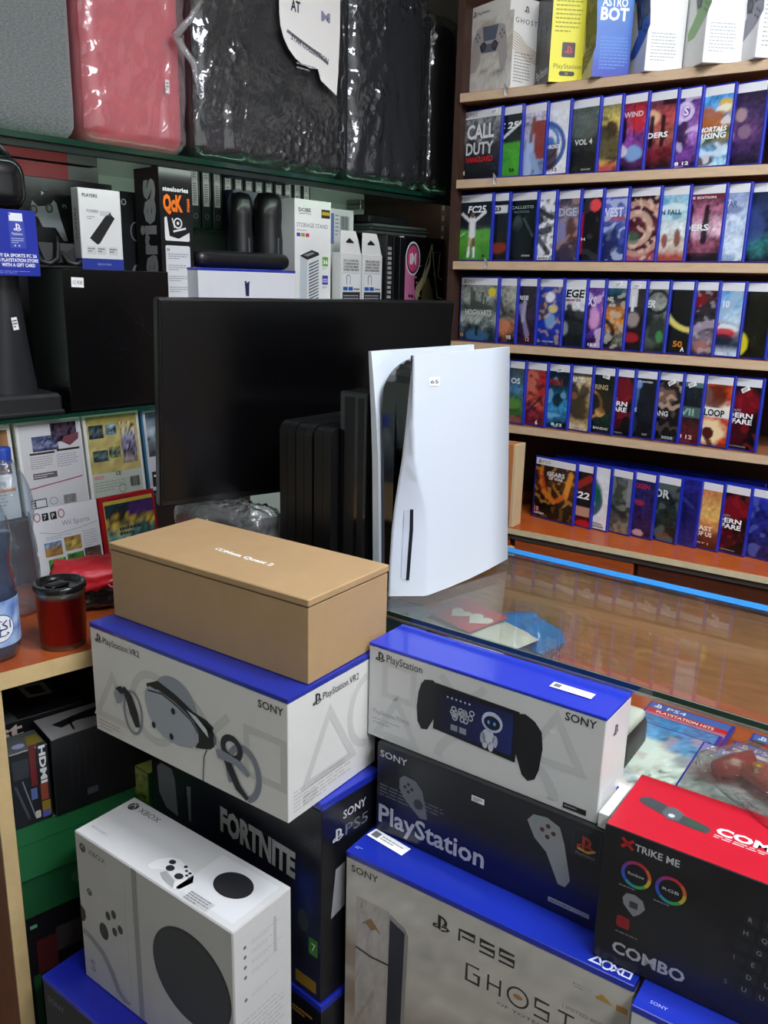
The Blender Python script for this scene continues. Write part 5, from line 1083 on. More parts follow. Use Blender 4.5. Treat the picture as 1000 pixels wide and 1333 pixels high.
t = LT('console_stand', 'black tapered console stand with wide base on the lower glass shelf', 'stand', .555, .05, 1.1805, dyaw=-4)
mb = MB(); mb.box(-.075, -.045, 0, .075, .09, .042, mat('#1d1e20', .45), .006); mb.box(-.078, -.048, .0, .078, .093, .010, mat('#141416', .45), .003); mb.build('base', t)
mb = MB(); V = []; K = 12; prof = [(.042, .052), (.06, .050), (.10, .044), (.16, .037), (.22, .032), (.265, .030), (.29, .034), (.31, .036)]
for z, hw in prof:
    for (x, y) in ((-hw, .0), (-hw*.8, -.014), (-hw*.3, -.022), (hw*.3, -.022), (hw*.8, -.014), (hw, .0), (hw, .02), (hw*.7, .032), (hw*.3, .036), (-hw*.3, .036), (-hw*.7, .032), (-hw, .02)): V.append((x, y+.012, z))
mb.add(V, [(i*K+k_, i*K+(k_+1) % K, (i+1)*K+(k_+1) % K, (i+1)*K+k_) for i in range(len(prof)-1) for k_ in range(K)]+[tuple((len(prof)-1)*K+k_ for k_ in range(K))], mat('#232427', .38), True); mb.build('column', t)
sticker(t, Face(MB(), (0, -.012, 0), (1, 0, 0), (0, 0, 1), (0, -1, 0)), .002, .165, .011, .024, 8, seed=2)
t = LT('headphones', 'glossy black headphone cup on top of the tapered stand, at the left edge', 'headphones', .556, .045, 1.4905, dyaw=-4)
mb = MB(); mb.rbox(-.055, -.035, .072, .047, .045, .172, .036, mat('#17181a', .18, coat=.5), 14); mb.build('ear_cup', t)
mb = MB(); mb.tube([(-.02, .0, .0), (-.02, .0, .04), (-.015, .0, .09)], .018, mat('#131315', .4), 12); mb.tube([(-.06, .02, .15), (-.045, .02, .19), (0, .02, .205), (.03, .02, .17)], .008, mat('#131315', .4), 10); mb.build('headband', t)
t = LT('gift_card_sign', 'blue gift card sign with white lettering hanging in front of the stand', 'sign', .44, -.004, 1.447, tilt=(-2, 0))
mb = MB(); mb.box(0, -.002, 0, .158, 0, .118, mat('#1f2f9c', .3), .0008); f = Face(mb, (0, -.002, 0), (1, 0, 0), (0, 0, 1), (0, -1, 0))
f.rect(.106, .098, .132, .112, '#e6e8ee', 1); f.grid(.104, .050, .134, .098, 2, 3, lambda u, v: lin('#3a4aa8'), 1, .35); f.rect(.106, .108, .109, .111, '#1f2f9c', 2)
f.ps(.113, .080, .014, '#eef0f8', 2); f.text('PlayStation', .109, .0735, .004, '#eef0f8', .020, l=2); f.lines(.107, .058, .024, .011, 3, '#c0c8ea', seed=2, l=2)
for x in (.113, .121): f.ell(x, .0545, .0017, .0017, '#c0c8ea', 2, n=10)
f.text("BUY EA SPORTS FC 26", .073, .034, .0058, '#eef0f8', .080, bold=.03, l=2); f.text("ON PLAYSTATION STORE", .071, .0255, .0058, '#eef0f8', .084, bold=.03, l=2); f.text("WITH A GIFT CARD", .084, .017, .0058, '#eef0f8', .064, bold=.03, l=2); f.lines(.06, .004, .085, .006, 2, '#8a98d8', seed=5, l=2)
mb.build('card', t)
t, F, fin = LB_('accessory_box', 'wide dark box picturing a black and grey controller, behind the white memory box', 'product box', .52, .93, .262, .09, 1.1805, 1.656, '#232326', rough=.3)
f = F['front']; k = '#17181b'
f.grid(.001, .28, .409, .474, 20, 10, art([(0, '#1c1c20'), (.5, '#2e2e32'), (1, '#222226')], [('l', .45, .1, .6, .6, .04, '#3a3a3e', .5)], 8., na=.1), 1, .3)
f.poly([(.196, .36), (.200, .40), (.210, .430), (.228, .443), (.262, .452), (.278, .450), (.290, .436), (.298, .40), (.303, .365), (.298, .345), (.285, .338), (.262, .36), (.236, .385), (.216, .37), (.210, .345), (.200, .345)], k, 2)
f.poly([(.212, .426), (.224, .414), (.252, .418), (.262, .430), (.268, .424), (.276, .39), (.290, .345), (.280, .344), (.262, .372), (.232, .372), (.222, .392), (.210, .396), (.207, .412)], '#a2a3a8', 3)
for x, y in ((.214, .407), (.250, .412)): f.ell(x, y, .009, .010, '#4a4b50', 4); f.ell(x, y, .005, .006, '#8a8b90', 5)
f.poly([(.234, .438), (.234, .447), (.241, .443)], '#c8c8cc', 4); f.text('PS', .282, .415, .008, '#c0c0c4', l=4)
f.ell(.243, .455, .009, .008, '#4a5058', 2)
fin()
t, F, fin = LB_('standin_flat_box', 'flat red and grey stand-in box lying on the wide dark controller box', 'product box', .56, .90, .268, .08, 1.6565, 1.688, '#6a6c6a', faces={'z-': '#8a1c22'})  # added box, red and grey in place of a reflection under the glass
F['front'].rect(.0, .0, .265, .031, '#a8222a', 1); fin()
t, F, fin = LB_('accessory_box', 'dark box numbered 30 half hidden behind the white memory box', 'product box', .80, .945, .165, .05, 1.1805, 1.635, '#131417', rough=.3)
f = F['front']; f.text('30', .075, .425, .014, '#a8aaae', .028, l=2); f.ell(.066, .43, .005, .004, '#a02020', 2)
f.ring(.125, .37, .014, .02, .003, '#6a6c70', 2); f.ring(.125, .28, .012, .016, .006, '#5a5c60', 2); f.lines(.09, .20, .05, .03, 3, '#7a7c80', seed=3, l=2); f.lines(.01, .22, .06, .03, 3, '#5a5a5e', seed=6, l=2); fin()
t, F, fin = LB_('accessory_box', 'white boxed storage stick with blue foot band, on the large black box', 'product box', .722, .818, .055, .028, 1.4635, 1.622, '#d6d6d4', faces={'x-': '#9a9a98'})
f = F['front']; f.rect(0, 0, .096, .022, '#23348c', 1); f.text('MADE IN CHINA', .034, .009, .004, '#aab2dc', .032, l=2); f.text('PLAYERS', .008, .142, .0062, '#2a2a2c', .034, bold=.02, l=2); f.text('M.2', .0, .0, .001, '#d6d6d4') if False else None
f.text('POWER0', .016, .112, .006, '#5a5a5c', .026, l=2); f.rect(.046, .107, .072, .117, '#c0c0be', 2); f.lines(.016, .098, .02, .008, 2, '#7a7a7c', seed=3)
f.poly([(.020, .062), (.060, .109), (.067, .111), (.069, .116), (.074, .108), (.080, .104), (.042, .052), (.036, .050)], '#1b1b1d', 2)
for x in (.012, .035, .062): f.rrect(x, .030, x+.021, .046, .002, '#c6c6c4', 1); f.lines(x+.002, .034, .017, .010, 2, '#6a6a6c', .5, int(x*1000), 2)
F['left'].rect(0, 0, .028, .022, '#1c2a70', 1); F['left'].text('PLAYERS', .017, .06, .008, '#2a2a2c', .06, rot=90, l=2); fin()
t = LT('controller_holder', 'curved black controller holder on the large black box', 'controller holder', .675, .075, 1.4635)
hb = mat('#0c0c0e', .5)
mb = MB(); 
for x in (-.04, .018):
    mb.tube([(x+.002, .03, .058), (x, .012, .035), (x+.006, -.005, .012), (x+.02, -.012, .008), (x+.038, -.010, .018), (x+.045, -.002, .044), (x+.046, .004, .062)], [.004, .005, .006, .006, .006, .005, .004], hb, 8)
mb.box(-.045, -.016, 0, .062, .03, .006, hb, .002); mb.build('arms', t)
mb = MB(); mb.add([(-.02, .004, .012), (.055, .004, .012), (.062, .008, .05), (-.03, .012, .05), (-.02, .006, .012), (.055, .006, .012), (.062, .010, .05), (-.03, .014, .05)], [(0, 1, 2, 3), (4, 7, 6, 5), (0, 4, 5, 1), (1, 5, 6, 2), (2, 6, 7, 3), (3, 7, 4, 0)], hb); mb.build('back_rest', t)
t, F, fin = LB_('mousepad_box', 'tall black mouse pad box with orange and white lettering', 'product box', .919, 1.006, .06, .095, 1.3725, 1.683, '#131314', rough=.32)
f = F['front']; f.text('steelseries', .008, .262, .0095, '#d8d8d8', .068, bold=.03, l=1); f.text('QcK', .008, .222, .032, '#e0701c', .052, bold=.05, l=1); f.text('mass', .078, .222, .009, '#e0701c', .028, bold=.03, rot=90, l=1)
f.rrect(.010, .158, .076, .208, .004, '#dedede', 1); f.poly([(.016, .209), (.077, .209), (.077, .178), (.046, .163), (.022, .168)], '#131314', 2); f.ring(.045, .196, .010, .010, .003, '#dedede', 3); f.ell(.045, .196, .0035, .0035, '#dedede', 3); f.stroke([(.032, .178), (.066, .186)], .004, '#dedede', 3); f.stroke([(.030, .206), (.036, .186)], .003, '#dedede', 3)
f.rrect(.010, .015, .076, .148, .004, '#d2d2d4', 1); f.text('N', .014, .136, .006, '#2a2a2a', l=2, bold=.03)
for i in range(5): f.lines(.016, .118-.024*i, .055, .014, 3, '#8a8a8c', seed=20+i, l=2)
f = F['left']; f.text('eries', .076, .072, .060, '#8f8f90', .215, bold=.04, rot=90, l=1); fin()
# ---- right part
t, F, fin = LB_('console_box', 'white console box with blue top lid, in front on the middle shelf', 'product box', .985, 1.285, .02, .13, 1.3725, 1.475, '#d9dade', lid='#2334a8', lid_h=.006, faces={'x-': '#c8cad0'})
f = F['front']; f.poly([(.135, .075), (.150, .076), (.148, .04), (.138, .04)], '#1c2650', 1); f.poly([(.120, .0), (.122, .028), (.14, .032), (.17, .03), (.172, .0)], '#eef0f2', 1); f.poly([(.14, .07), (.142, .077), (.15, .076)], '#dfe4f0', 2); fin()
t = LT('camera_bar', 'black rounded sensor bar lying on the white console box', 'sensor bar', 1.155, .075, 1.4755)
mb = MB(); mb.rbox(-.145, -.028, .0, .145, .028, .040, .0195, mat('#161618', .35), 14); bar_ = mb.build('body', t)
mb = MB(); f = Face(mb, (-.145, -.0283, 0), (1, 0, 0), (0, 0, 1), (0, -1, 0))
for x in (.07, .10, .14, .17): f.ell(x, .020, .006, .004, '#050506', 1, n=14); f.ell(x, .020, .003, .002, '#2a3038', 2, n=10)
mb.build('lenses', bar_)
def cyl(s, off, r, h, lab, group):
    t = LT('motion_wand_charger', lab, 'charging stand', s, off, 1.3725, group=group)
    mb = MB(); mb.lathe([(.001, 0), (r*1.05, 0), (r*1.05, .01), (r*.95, .02), (r, h*.35), (r*1.02, h*.6), (r*.92, h*.72), (r*.98, h*.8), (r*.95, h*.93), (r*.7, h*.985), (.001, h)], mat('#141417', .35, coat=.2), n=24); cb_ = mb.build('body', t)
    mb = MB(); mb.box(-.002, -r*1.04, h*.35, .002, -r*.9, h*.62, mat('#5a5c60', .4)); mb.build('seam', cb_)
cyl(1.24, .175, .032, .292, 'black rounded cylinder stand, left of the pair behind the sensor bar', 'pair of black cylinder stands')
cyl(1.325, .165, .038, .298, 'black rounded cylinder stand, right of the pair beside the blue box', 'pair of black cylinder stands')
t, F, fin = LB_('accessory_box', 'dark navy box behind the black cylinder stands', 'product box', 1.26, 1.46, .225, .04, 1.3725, 1.675, '#16204a')
for i in range(5): F['front'].lines(.12, .25-.03*i, .03, .01, 2, '#5a6ab8', seed=i)
fin()
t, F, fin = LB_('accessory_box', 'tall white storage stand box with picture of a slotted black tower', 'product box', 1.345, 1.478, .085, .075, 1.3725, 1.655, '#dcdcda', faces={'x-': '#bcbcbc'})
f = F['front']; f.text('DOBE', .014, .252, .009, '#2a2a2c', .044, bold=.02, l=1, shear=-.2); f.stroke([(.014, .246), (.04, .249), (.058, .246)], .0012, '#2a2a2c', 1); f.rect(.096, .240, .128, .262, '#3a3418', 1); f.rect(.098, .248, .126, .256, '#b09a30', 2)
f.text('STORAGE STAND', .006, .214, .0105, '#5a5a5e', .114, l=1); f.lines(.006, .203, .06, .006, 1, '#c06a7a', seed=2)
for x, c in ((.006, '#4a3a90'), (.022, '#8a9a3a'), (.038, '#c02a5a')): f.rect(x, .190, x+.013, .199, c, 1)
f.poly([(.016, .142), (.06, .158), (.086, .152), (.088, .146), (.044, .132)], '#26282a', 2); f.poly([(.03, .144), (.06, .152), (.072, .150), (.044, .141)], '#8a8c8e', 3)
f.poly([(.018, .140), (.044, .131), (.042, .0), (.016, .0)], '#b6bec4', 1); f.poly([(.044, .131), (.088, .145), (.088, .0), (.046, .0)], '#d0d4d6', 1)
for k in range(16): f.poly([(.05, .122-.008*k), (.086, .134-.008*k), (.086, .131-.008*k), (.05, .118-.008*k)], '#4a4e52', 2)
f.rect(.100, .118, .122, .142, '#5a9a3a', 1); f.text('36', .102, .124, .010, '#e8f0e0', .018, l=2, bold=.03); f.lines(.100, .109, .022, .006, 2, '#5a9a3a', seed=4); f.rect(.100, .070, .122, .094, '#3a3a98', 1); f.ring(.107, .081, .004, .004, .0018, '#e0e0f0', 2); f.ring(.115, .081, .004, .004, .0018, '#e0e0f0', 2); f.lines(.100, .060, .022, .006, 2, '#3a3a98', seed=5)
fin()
def hang(s0, lab, off, z1, dark):
    t, F, fin = LB_('hanging_box', lab, 'product box', s0, s0+.082, off, .035, 1.3725, z1-.062, '#d4d4d0')
    f = F['front']; hh = z1-.062-1.3725
    f.rect(.004, .002, .078, .105, '#23344e' if False else '#c8cacc', 1); f.rect(.006, .004, .076, .052, '#2c2e32', 2); f.lines(.010, .010, .062, .036, 5, '#a8aaac', seed=int(s0*99), l=3)
    f.rect(.006, .054, .076, .100, '#dadcdc', 2); f.stroke([(.022, .072), (.022, .094), (.030, .098), (.036, .094), (.036, .072)], .0018, '#3a3c40', 3); f.rect(.008, .056, .026, .066, '#2a5aa0', 3); f.rect(.029, .056, .047, .066, '#2a5aa0', 3); f.rect(.050, .058, .074, .062, '#6a6c70', 3)
    for r_ in range(4): f.barcode(.010, .108+.008*r_, .060, .006, seed=r_+int(s0*50), l=2, c='#4a4a50')
    fin()
    mb = MB(); w = .082; z0 = z1-.062-1.3725
    V = []
    for y in (-.014, -.0125): V += [(-w/2, y, z0), (w/2, y, z0), (w/2-.006, y+.005, z0+.035), (w/2-.012, y+.01, z0+.058), (-w/2+.012, y+.01, z0+.058), (-w/2+.006, y+.005, z0+.035)]
    mb.add(V, [(0, 1, 2, 5), (5, 2, 3, 4), (11, 8, 7, 6), (10, 9, 8, 11), (0, 6, 7, 1), (1, 7, 8, 2), (2, 8, 9, 3), (3, 9, 10, 4), (4, 10, 11, 5), (5, 11, 6, 0)], mat('#cfcfcb', .4))
    ff = Face(mb, (-w/2, -.0145, z0), (1, 0, 0), (0, .17, .98), (0, -.98, .17)); ff.poly([(.026, .030), (.041, .040), (.056, .030), (.056, .026), (.026, .026)], '#1c1c1e', 3)
    mb.build('hanger_flap', t)
G = None
hang(1.487, 'white boxed cable with hanging flap, left one of two next to the storage stand box', .055, 1.590, 0)
hang(1.574, 'white boxed cable with hanging flap, right one of two', .055, 1.588, 0)
t, F, fin = LB_('accessory_box', 'white box with barcode label rising behind the hanging boxes', 'product box', 1.50, 1.61, .125, .05, 1.3725, 1.645, '#c4c4c6')
F['front'].rect(.0, .18, .03, .26, '#5a6a9a', 1); F['front'].barcode(.055, .2, .035, .055, 3); F['front'].lines(.035, .2, .015, .06, 6, '#6a6c74', seed=3); fin()
for i, (s0, c, lab) in enumerate(((1.664, '#1a1a1c', 'thin black upright box, left of the three dark ones'), (1.694, '#0e0e10', 'thin black upright box, middle of the three dark ones'), (1.722, '#121214', 'thin black upright box touching the pink box'))):
    t, F, fin = LB_('accessory_box', lab, 'product box', s0, s0+.026, .045, .15, 1.3725, 1.583-.002*i, c, group='thin black upright boxes', rough=.3)
    if i == 0: F['front'].lines(.004, .02, .018, .16, 12, '#a8a8aa', .6, 3)
    fin()
t, F, fin = LB_('mouse_box', 'black box with round pink emblem and swooping pale lines', 'product box', 1.751, 1.945, .055, .12, 1.3725, 1.585, '#0f0f11', faces={'x-': '#d8d8d6'}, rough=.25)
f = F['front']; f.poly([(.0, .0), (.075, .0), (.07, .04), (.052, .07), (.055, .11), (.03, .15), (.0, .16)], '#c06a94', 1)
rd = random.Random(4)
for k in range(26): f.ell(rd.uniform(.03, .085), rd.uniform(.0, .15), rd.uniform(.002, .006), rd.uniform(.002, .006), rd.choice(['#c06a94', '#0f0f11']), 2, n=8)
f.ell(.042, .150, .034, .048, '#e0dcdc', 3, n=30); f.ell(.042, .150, .030, .043, '#1a1416', 4, n=30); f.ell(.042, .150, .026, .038, '#c84a7a', 5, n=30); f.text('iM', .026, .135, .03, '#e8dce0', .030, l=6, bold=.04)
f.poly([(.058, .0), (.075, .05), (.105, .085), (.125, .13), (.13, .195), (.118, .14), (.09, .10), (.06, .07)], '#a8a078', 3)
f.poly([(.085, .01), (.09, .07), (.118, .10), (.14, .06), (.15, .02), (.12, .012)], '#5a553a', 4); f.stroke([(.13, .195), (.15, .10), (.165, .04), (.19, .035)], .003, '#b8b49a', 5); f.stroke([(.14, .17), (.172, .175), (.165, .10), (.19, .09)], .002, '#b8b49a', 5)
f.stroke([(.058, .0), (.09, .10), (.13, .195)], .002, '#c8c4a8', 5); fin()
for k, (zz, s0, s1, c, lab) in enumerate(((0, 1.63, 1.90, '#3c4240', 'thin grey folder lying on the dark boxes, bottom of the stack'), (.010, 1.645, 1.91, '#2c3230', 'thin dark folder lying in the middle of the stack'), (.020, 1.66, 1.90, '#4a524e', 'thin grey folder on top of the stack by the side panel'))):
    t = LT('folder', lab, 'folder', s0, .09, 1.586+zz, group='thin folders lying on the dark boxes')
    mb = MB(); mb.box(0, 0, 0, s1-s0, .15, .008, mat(c, .3), .002); mb.build('body', t)
t = LT('equipment_case', 'dark glossy flat case on the folders at the right of the middle shelf', 'case', 1.67, .12, 1.617)
mb = MB(); mb.box(0, 0, 0, .18, .12, .024, mat('#151718', .2), .004); mb.build('body', t)
# binders
for i in range(13):
    s = 1.118+.0355*i; t = LT('ring_binder', 'dark green ring binder with a white spine label', 'ring binder', s, .262, 1.5745, group='ring binders on the rear glass shelf')
    t['label'] = ['first dark binder from the left on the rear shelf, beside the tall black box', 'second', 'third'][0] if i == 0 else 'dark green binder with white spine label in the row on the rear glass shelf'
    mb = MB(); mb.box(0, 0, 0, .030, .115, .120, mat('#1f2f29', .4), .002)
    f = Face(mb, (0, 0, 0), (1, 0, 0), (0, 0, 1), (0, -1, 0)); f.rect(.004, .055, .022, .116, '#d8dcd6', 1); f.lines(.007, .060, .012, .05, 9, '#6a6c6a', .5, i, 2)
    sp_ = mb.build('spine', t)
    mb = MB(); f = Face(mb, (0, 0, 0), (1, 0, 0), (0, 0, 1), (0, -1, 0)); f.ring(.013, .030, .006, .006, .0016, '#8a9a92', 3, n=14); mb.build('finger_ring', sp_)

# ================================================================== wooden desk with bottle, mug and cases
DT = wood('#9c4a22', .3); DE = mat('#c3a878', .5, var=.1, vscale=20)
y_of = lambda y: -1.164+(y-.681)*.2734
t = thing('wooden_desk', 'orange wooden desk with pale edge under the glass shelves', 'desk', (0, 0, 0))
mb = MB(); P = [(y_of(.15), .15), (y_of(1.035), 1.035), (-1.225, 1.045), (-1.215, 1.60), (-1.80, 1.60), (-1.95, .15)]
mb.prism(P, 'z', .820, .8495, DE, cap=DT); mb.build('worktop', t)
a = math.atan2(1, .2734); du = Vector((math.cos(a), math.sin(a))); dn = Vector((-du.y, du.x))
def D(s, off, z): p = Vector((-1.164, .681))+du*s+dn*off; return (p.x, p.y, z)
DY = math.degrees(a)
mb = MB(); q = [D(-.022, .012, 0), D(.0, .012, 0), D(.0, .30, 0), D(-.022, .30, 0)]; mb.prism([(p[0], p[1]) for p in q], 'z', 0, .8195, wood('#8a4a26', .45, axis='z'))
q = [D(-.0225, .006, 0), D(.0005, .006, 0), D(.0005, .012, 0), D(-.0225, .012, 0)]; mb.prism([(p[0], p[1]) for p in q], 'z', 0, .8195, DE); o = mb.build('side_panel', t); o['label'] = 'upright panel with pale edge'
mb = MB(); q = [D(.0, .315, 0), D(.36, .315, 0), D(.36, .33, 0), D(.0, .33, 0)]; mb.prism([(p[0], p[1]) for p in q], 'z', 0, .8195, mat('#2a1e18', .6)); mb.build('back_panel', t)

# bottles
bot = sheer('bottle_plastic', '#e8f0f8', .03, fres=1.5, gmul=1.6, haze=.05, hazecol='#dfe8f4', bump=.25, bscale=60)
wat = sheer('bottled_water', '#b8d0ea', .02, fres=1.33, gmul=1.2)
def bottle(name, lab, x, y, capc, full, s=1.):
    t = thing(name, lab, 'water bottle', (x, y, .850), 20)
    fl = lambda a, z: 1+.018*math.cos(10*a)*(1 if z < .05 or .12 < z < .20 else .15)
    prof = [(.012, .006), (.030, .0), (.040, .004), (.0435, .018), (.0425, .03), (.0445, .036), (.0445, .096), (.042, .104), (.0435, .112), (.0415, .135), (.0385, .155), (.0405, .175), (.0435, .190), (.0435, .205), (.040, .228), (.031, .255), (.019, .275), (.0135, .288), (.0135, .300)]
    mb = MB(); mb.lathe([(r*s, z) for r, z in prof], bot, n=40, flute=fl); mb.build('bottle_body', t)
    if full:
        mb = MB(); mb.lathe([(.001, .006)]+[(r*s*.955, max(z, .007)) for r, z in prof[1:14]]+[(.001, .205)], wat, n=40, flute=fl); mb.build('water', t)
    mb = MB(); mb.lathe([(.0155, .286), (.0155, .303), (.0145, .306), (.001, .306)], mat(capc, .35), n=24); mb.lathe([(.0165, .278), (.0165, .283)], mat(capc, .35), n=24); mb.build('cap', t)
    if full:
        mb = MB(); V = []; F_ = []; n = 36; zz = [.028+.076*k/6 for k in range(7)]
        for z in zz:
            for k in range(n): an = 2*math.pi*k/n; V.append((.0452*math.cos(an), .0452*math.sin(an), z))
        Cc = [mix(lin('#2a5aa8'), lin('#b4cde8'), max(0, min(1, .5+.9*noise.noise(Vector((v[0]*70, v[1]*70, v[2]*70)))))) for v in V]
        for i in range(6):
            for k in range(n): F_.append((i*n+k, i*n+(k+1) % n, (i+1)*n+(k+1) % n, (i+1)*n+k))
        mb.add(V, F_, art_mat(.3), True, Cc)
        # round white badge with blue handwriting, wrapped on the label towards the room
        c0 = math.radians(-33)
        def W(u, v, l): an = c0+u/.0452; r = .0452+.0003*l; return (r*math.cos(an), r*math.sin(an), .060+v)
        def disc(rx, ry, mt, l):
            V = [W(0, 0, l)]; 
            for q in (.33, .66, 1.):
                for k in range(28): V.append(W(rx*q*math.cos(2*math.pi*k/28), ry*q*math.sin(2*math.pi*k/28), l))
            F_ = [(0, 1+k, 1+(k+1) % 28) for k in range(28)]
            for q in (0, 1): F_ += [(1+q*28+k, 1+q*28+(k+1) % 28, 29+q*28+(k+1) % 28, 29+q*28+k) for k in range(28)]
            mb.add(V, F_, mt)
        disc(.0245, .0235, mat('#1d3f86', .35), 1); disc(.0230, .0220, mat('#e4e6ea', .35), 2)
        ink = mat('#1d2f6a', .4)
        def st(pts, w):
            P_ = []
            for i in range(len(pts)-1):
                for k in range(3): P_.append((pts[i][0]+(pts[i+1][0]-pts[i][0])*k/3, pts[i][1]+(pts[i+1][1]-pts[i][1])*k/3))
            P_.append(pts[-1]); V = []
            for i, p in enumerate(P_):
                a_ = Vector(P_[min(i+1, len(P_)-1)])-Vector(P_[max(i-1, 0)]); a_.normalize(); V += [W(p[0]-a_.y*w/2, p[1]+a_.x*w/2, 4), W(p[0]+a_.y*w/2, p[1]-a_.x*w/2, 4)]
            mb.add(V, [(2*i, 2*i+1, 2*i+3, 2*i+2) for i in range(len(P_)-1)], ink)
        m1 = .0020
        st([(.017, .012), (.017, -.002)], m1)                      # alif
        st([(.012, .012), (.004, .007), (.011, .002), (.011, -.002), (.001, -.002)], m1)   # kaf
        st([(.001, .003), (-.003, .003), (-.003, -.001), (.001, -.001), (.001, -.004), (-.006, -.008)], m1)   # waw
        st([(-.011, .010), (-.011, -.002)], m1); st([(.0, .013), (.004, .011)], .0012)
        st([(.010, -.008), (.014, -.010), (.007, -.013), (.0, -.013)], .0016); st([(.0, -.013), (.0, -.006)], .0016); st([(.0, -.013), (-.006, -.013), (-.008, -.010), (-.005, -.009), (-.005, -.014), (-.013, -.015)], .0016)
        o = mb.build('label_wrap', t); o['label'] = 'blue label with round white badge'
    return t
bottle('water_bottle', 'large full water bottle with blue label at the front of the desk', -1.232, .712, '#2a5ae0', True, 1.)
bottle('water_bottle', 'clear bottle with dark blue cap standing behind the labelled one', -1.375, .848, '#1f3f9a', False, 1.05)
# mug
t = thing('travel_mug', 'red steel travel mug with black lid beside the water bottle', 'mug', (-1.182, .810, .850), 0)
redm = mat('#a8121e', .28, metal=.6, coat=.5); st_ = mat('#8e8a86', .34, metal=.9)
mb = MB(); mb.lathe([(.001, .0), (.035, .0), (.0365, .002), (.0370, .010), (.0372, .010), (.0395, .089), (.0396, .089), (.0400, .0985), (.0400, .100), (.038, .101)], redm, n=48, mats=[st_, st_, st_, st_, redm, st_, st_, st_, st_]); mb.build('cup', t)
mb = MB(); mb.lathe([(.0405, .0995), (.0425, .101), (.0425, .108), (.041, .1105), (.037, .1105), (.035, .104), (.030, .1025), (.001, .1035)], mat('#0d0d0e', .2, coat=.3), n=48); mb.rbox(-.012, -.022, .103, .012, .012, .109, .003, mat('#0a0a0b', .25), 6); mb.build('lid', t)
# red and black bag behind the mug
t = thing('shopping_bag', 'crumpled red paper over a black plastic bag behind the mug', 'bag', (-1.292, .957, .850), 62)
mb = MB(); mb.rbox(-.055, -.040, 0, .055, .035, .050, .018, mat('#0c0c0f', .15, coat=.7), 16, crumple(.010, 30, 5)); mb.build('black_bag', t)
mb = MB(); mb.rbox(-.066, -.052, .044, .062, .045, .080, .014, mat('#a81420', .5, bump=.4, bscale=60), 20, crumple(.010, 24, 2)); mb.tube([(.03+.014*math.cos(k*.785), -.066, .058+.008*math.sin(k*.785)) for k in range(8)], .0022, mat('#c86068', .4), 6, closed=True); mb.build('red_paper', t)

# ---- cases standing at the back of the desk
t = LT('wooden_riser', 'dark riser board under the upper row of white cases', 'riser', .30, -.012, .8505)
mb = MB(); mb.box(0, 0, 0, .80, .06, .132, mat('#2a2420', .6), .002); mb.build('board', t)
def wcase(label, s0, s1, off, z0, h, fn, edge='#d2d4d0', roll=0, lean=-6):
    t = LT('game_case', label, 'video game case', s0, off, z0, group='white game cases on the desk', tilt=(lean, roll))
    w = s1-s0; mb = MB(); mb.box(0, 0, 0, w, .013, h, mat(edge, .25, coat=.4), .002); mb.build('case', t)
    mb = MB(); f = Face(mb, (0, 0, 0), (1, 0, 0), (0, 0, 1), (0, -1, 0)); fn(f, w, h); mb.build('back_cover', t)
def wa(f, w, h):
    f.rect(.006, .004, w-.004, h-.004, '#b9b9bb', 1); f.grid(.03, .125, .085, .155, 10, 8, art(['#3a4a6a', '#6a7090', '#3a3a4a'], [], 2.2, na=.6), 2); f.grid(.072, .14, w-.012, h-.008, 10, 8, art(['#2a2430', '#4a3a4a', '#2a2228'], [], 3.2, na=.6), 2); f.poly([(.092, .14), (.11, .13), (.13, .142), (.132, .155), (.10, .15)], '#6a3a44', 3)
    f.rect(.022, .119, .075, .123, '#2a2426', 3); f.rect(.08, .121, .13, .125, '#2a2426', 3); f.lines(.022, .09, .05, .026, 6, '#8a8288', seed=2, l=2); f.lines(.078, .088, .05, .028, 6, '#8a8a98', seed=3, l=2)
    f.rect(.024, .070, .075, .082, '#5a5458', 2); f.lines(.026, .072, .045, .008, 2, '#c8c4c4', seed=5, l=3); f.stroke([(.012, .052), (.13, .064)], .002, '#9a3a50', 3); f.rect(.012, .012, .045, .030, '#2a2a2c', 2); f.rect(.022, .014, .043, .028, '#c4c4c4', 3); f.text('E', .0135, .015, .012, '#e0e0e0', l=3); f.ring(.06, .022, .008, .007, .001, '#5a5a5c', 2); f.barcode(.082, .012, .028, .018, 4, 2)
def wb(f, w, h):
    f.grid(.006, .06, w-.006, h-.004, 12, 12, art(['#a89a5a', '#b0a468', '#a89c62'], [], 5., na=.2), 1); f.rect(.006, .004, w-.006, .060, '#a8b0a4', 1)
    for (x, y, ww, hh, c) in ((.010, .135, .034, .028, '#1c2430'), (.050, .140, .026, .022, '#6a8a9a'), (.014, .085, .036, .024, '#3a4a4a'), (.052, .090, .028, .024, '#7a7a4a')): f.grid(x, y, x+ww, y+hh, 6, 5, art([c, '#4a5a5a', c], [], x*70, na=.7), 2)
    f.grid(.085, .075, w-.012, .165, 8, 10, art(['#b0a468', '#7a7a90', '#6a6480', '#8a8068'], [], 6.6, na=.8, ns=9), 2)
    f.text('CE', .062, .052, .008, '#3a3c3a', l=3, bold=.02); f.rect(.010, .048, .034, .056, '#b48a84', 2); f.lines(.010, .020, .08, .024, 4, '#8a9088', seed=6, l=2); f.ring(.075, .022, .008, .009, .001, '#3a3c3a', 3); f.barcode(.095, .022, .024, .022, 8, 3)
def wc(f, w, h):
    f.rect(.004, .004, w-.004, h-.004, '#b4bac0', 1); f.stroke([(.02, .02), (w-.02, .03)], .003, '#4a6a8a', 2); f.rect(.012, .012, .034, .046, '#15161a', 2); f.text('T', .016, .020, .018, '#e0e0e0', l=3, bold=.04); f.grid(.01, .08, w-.01, h-.008, 8, 10, art(['#3a4a5a', '#8a98a0', '#3a4048'], [], 7., na=.6), 2)
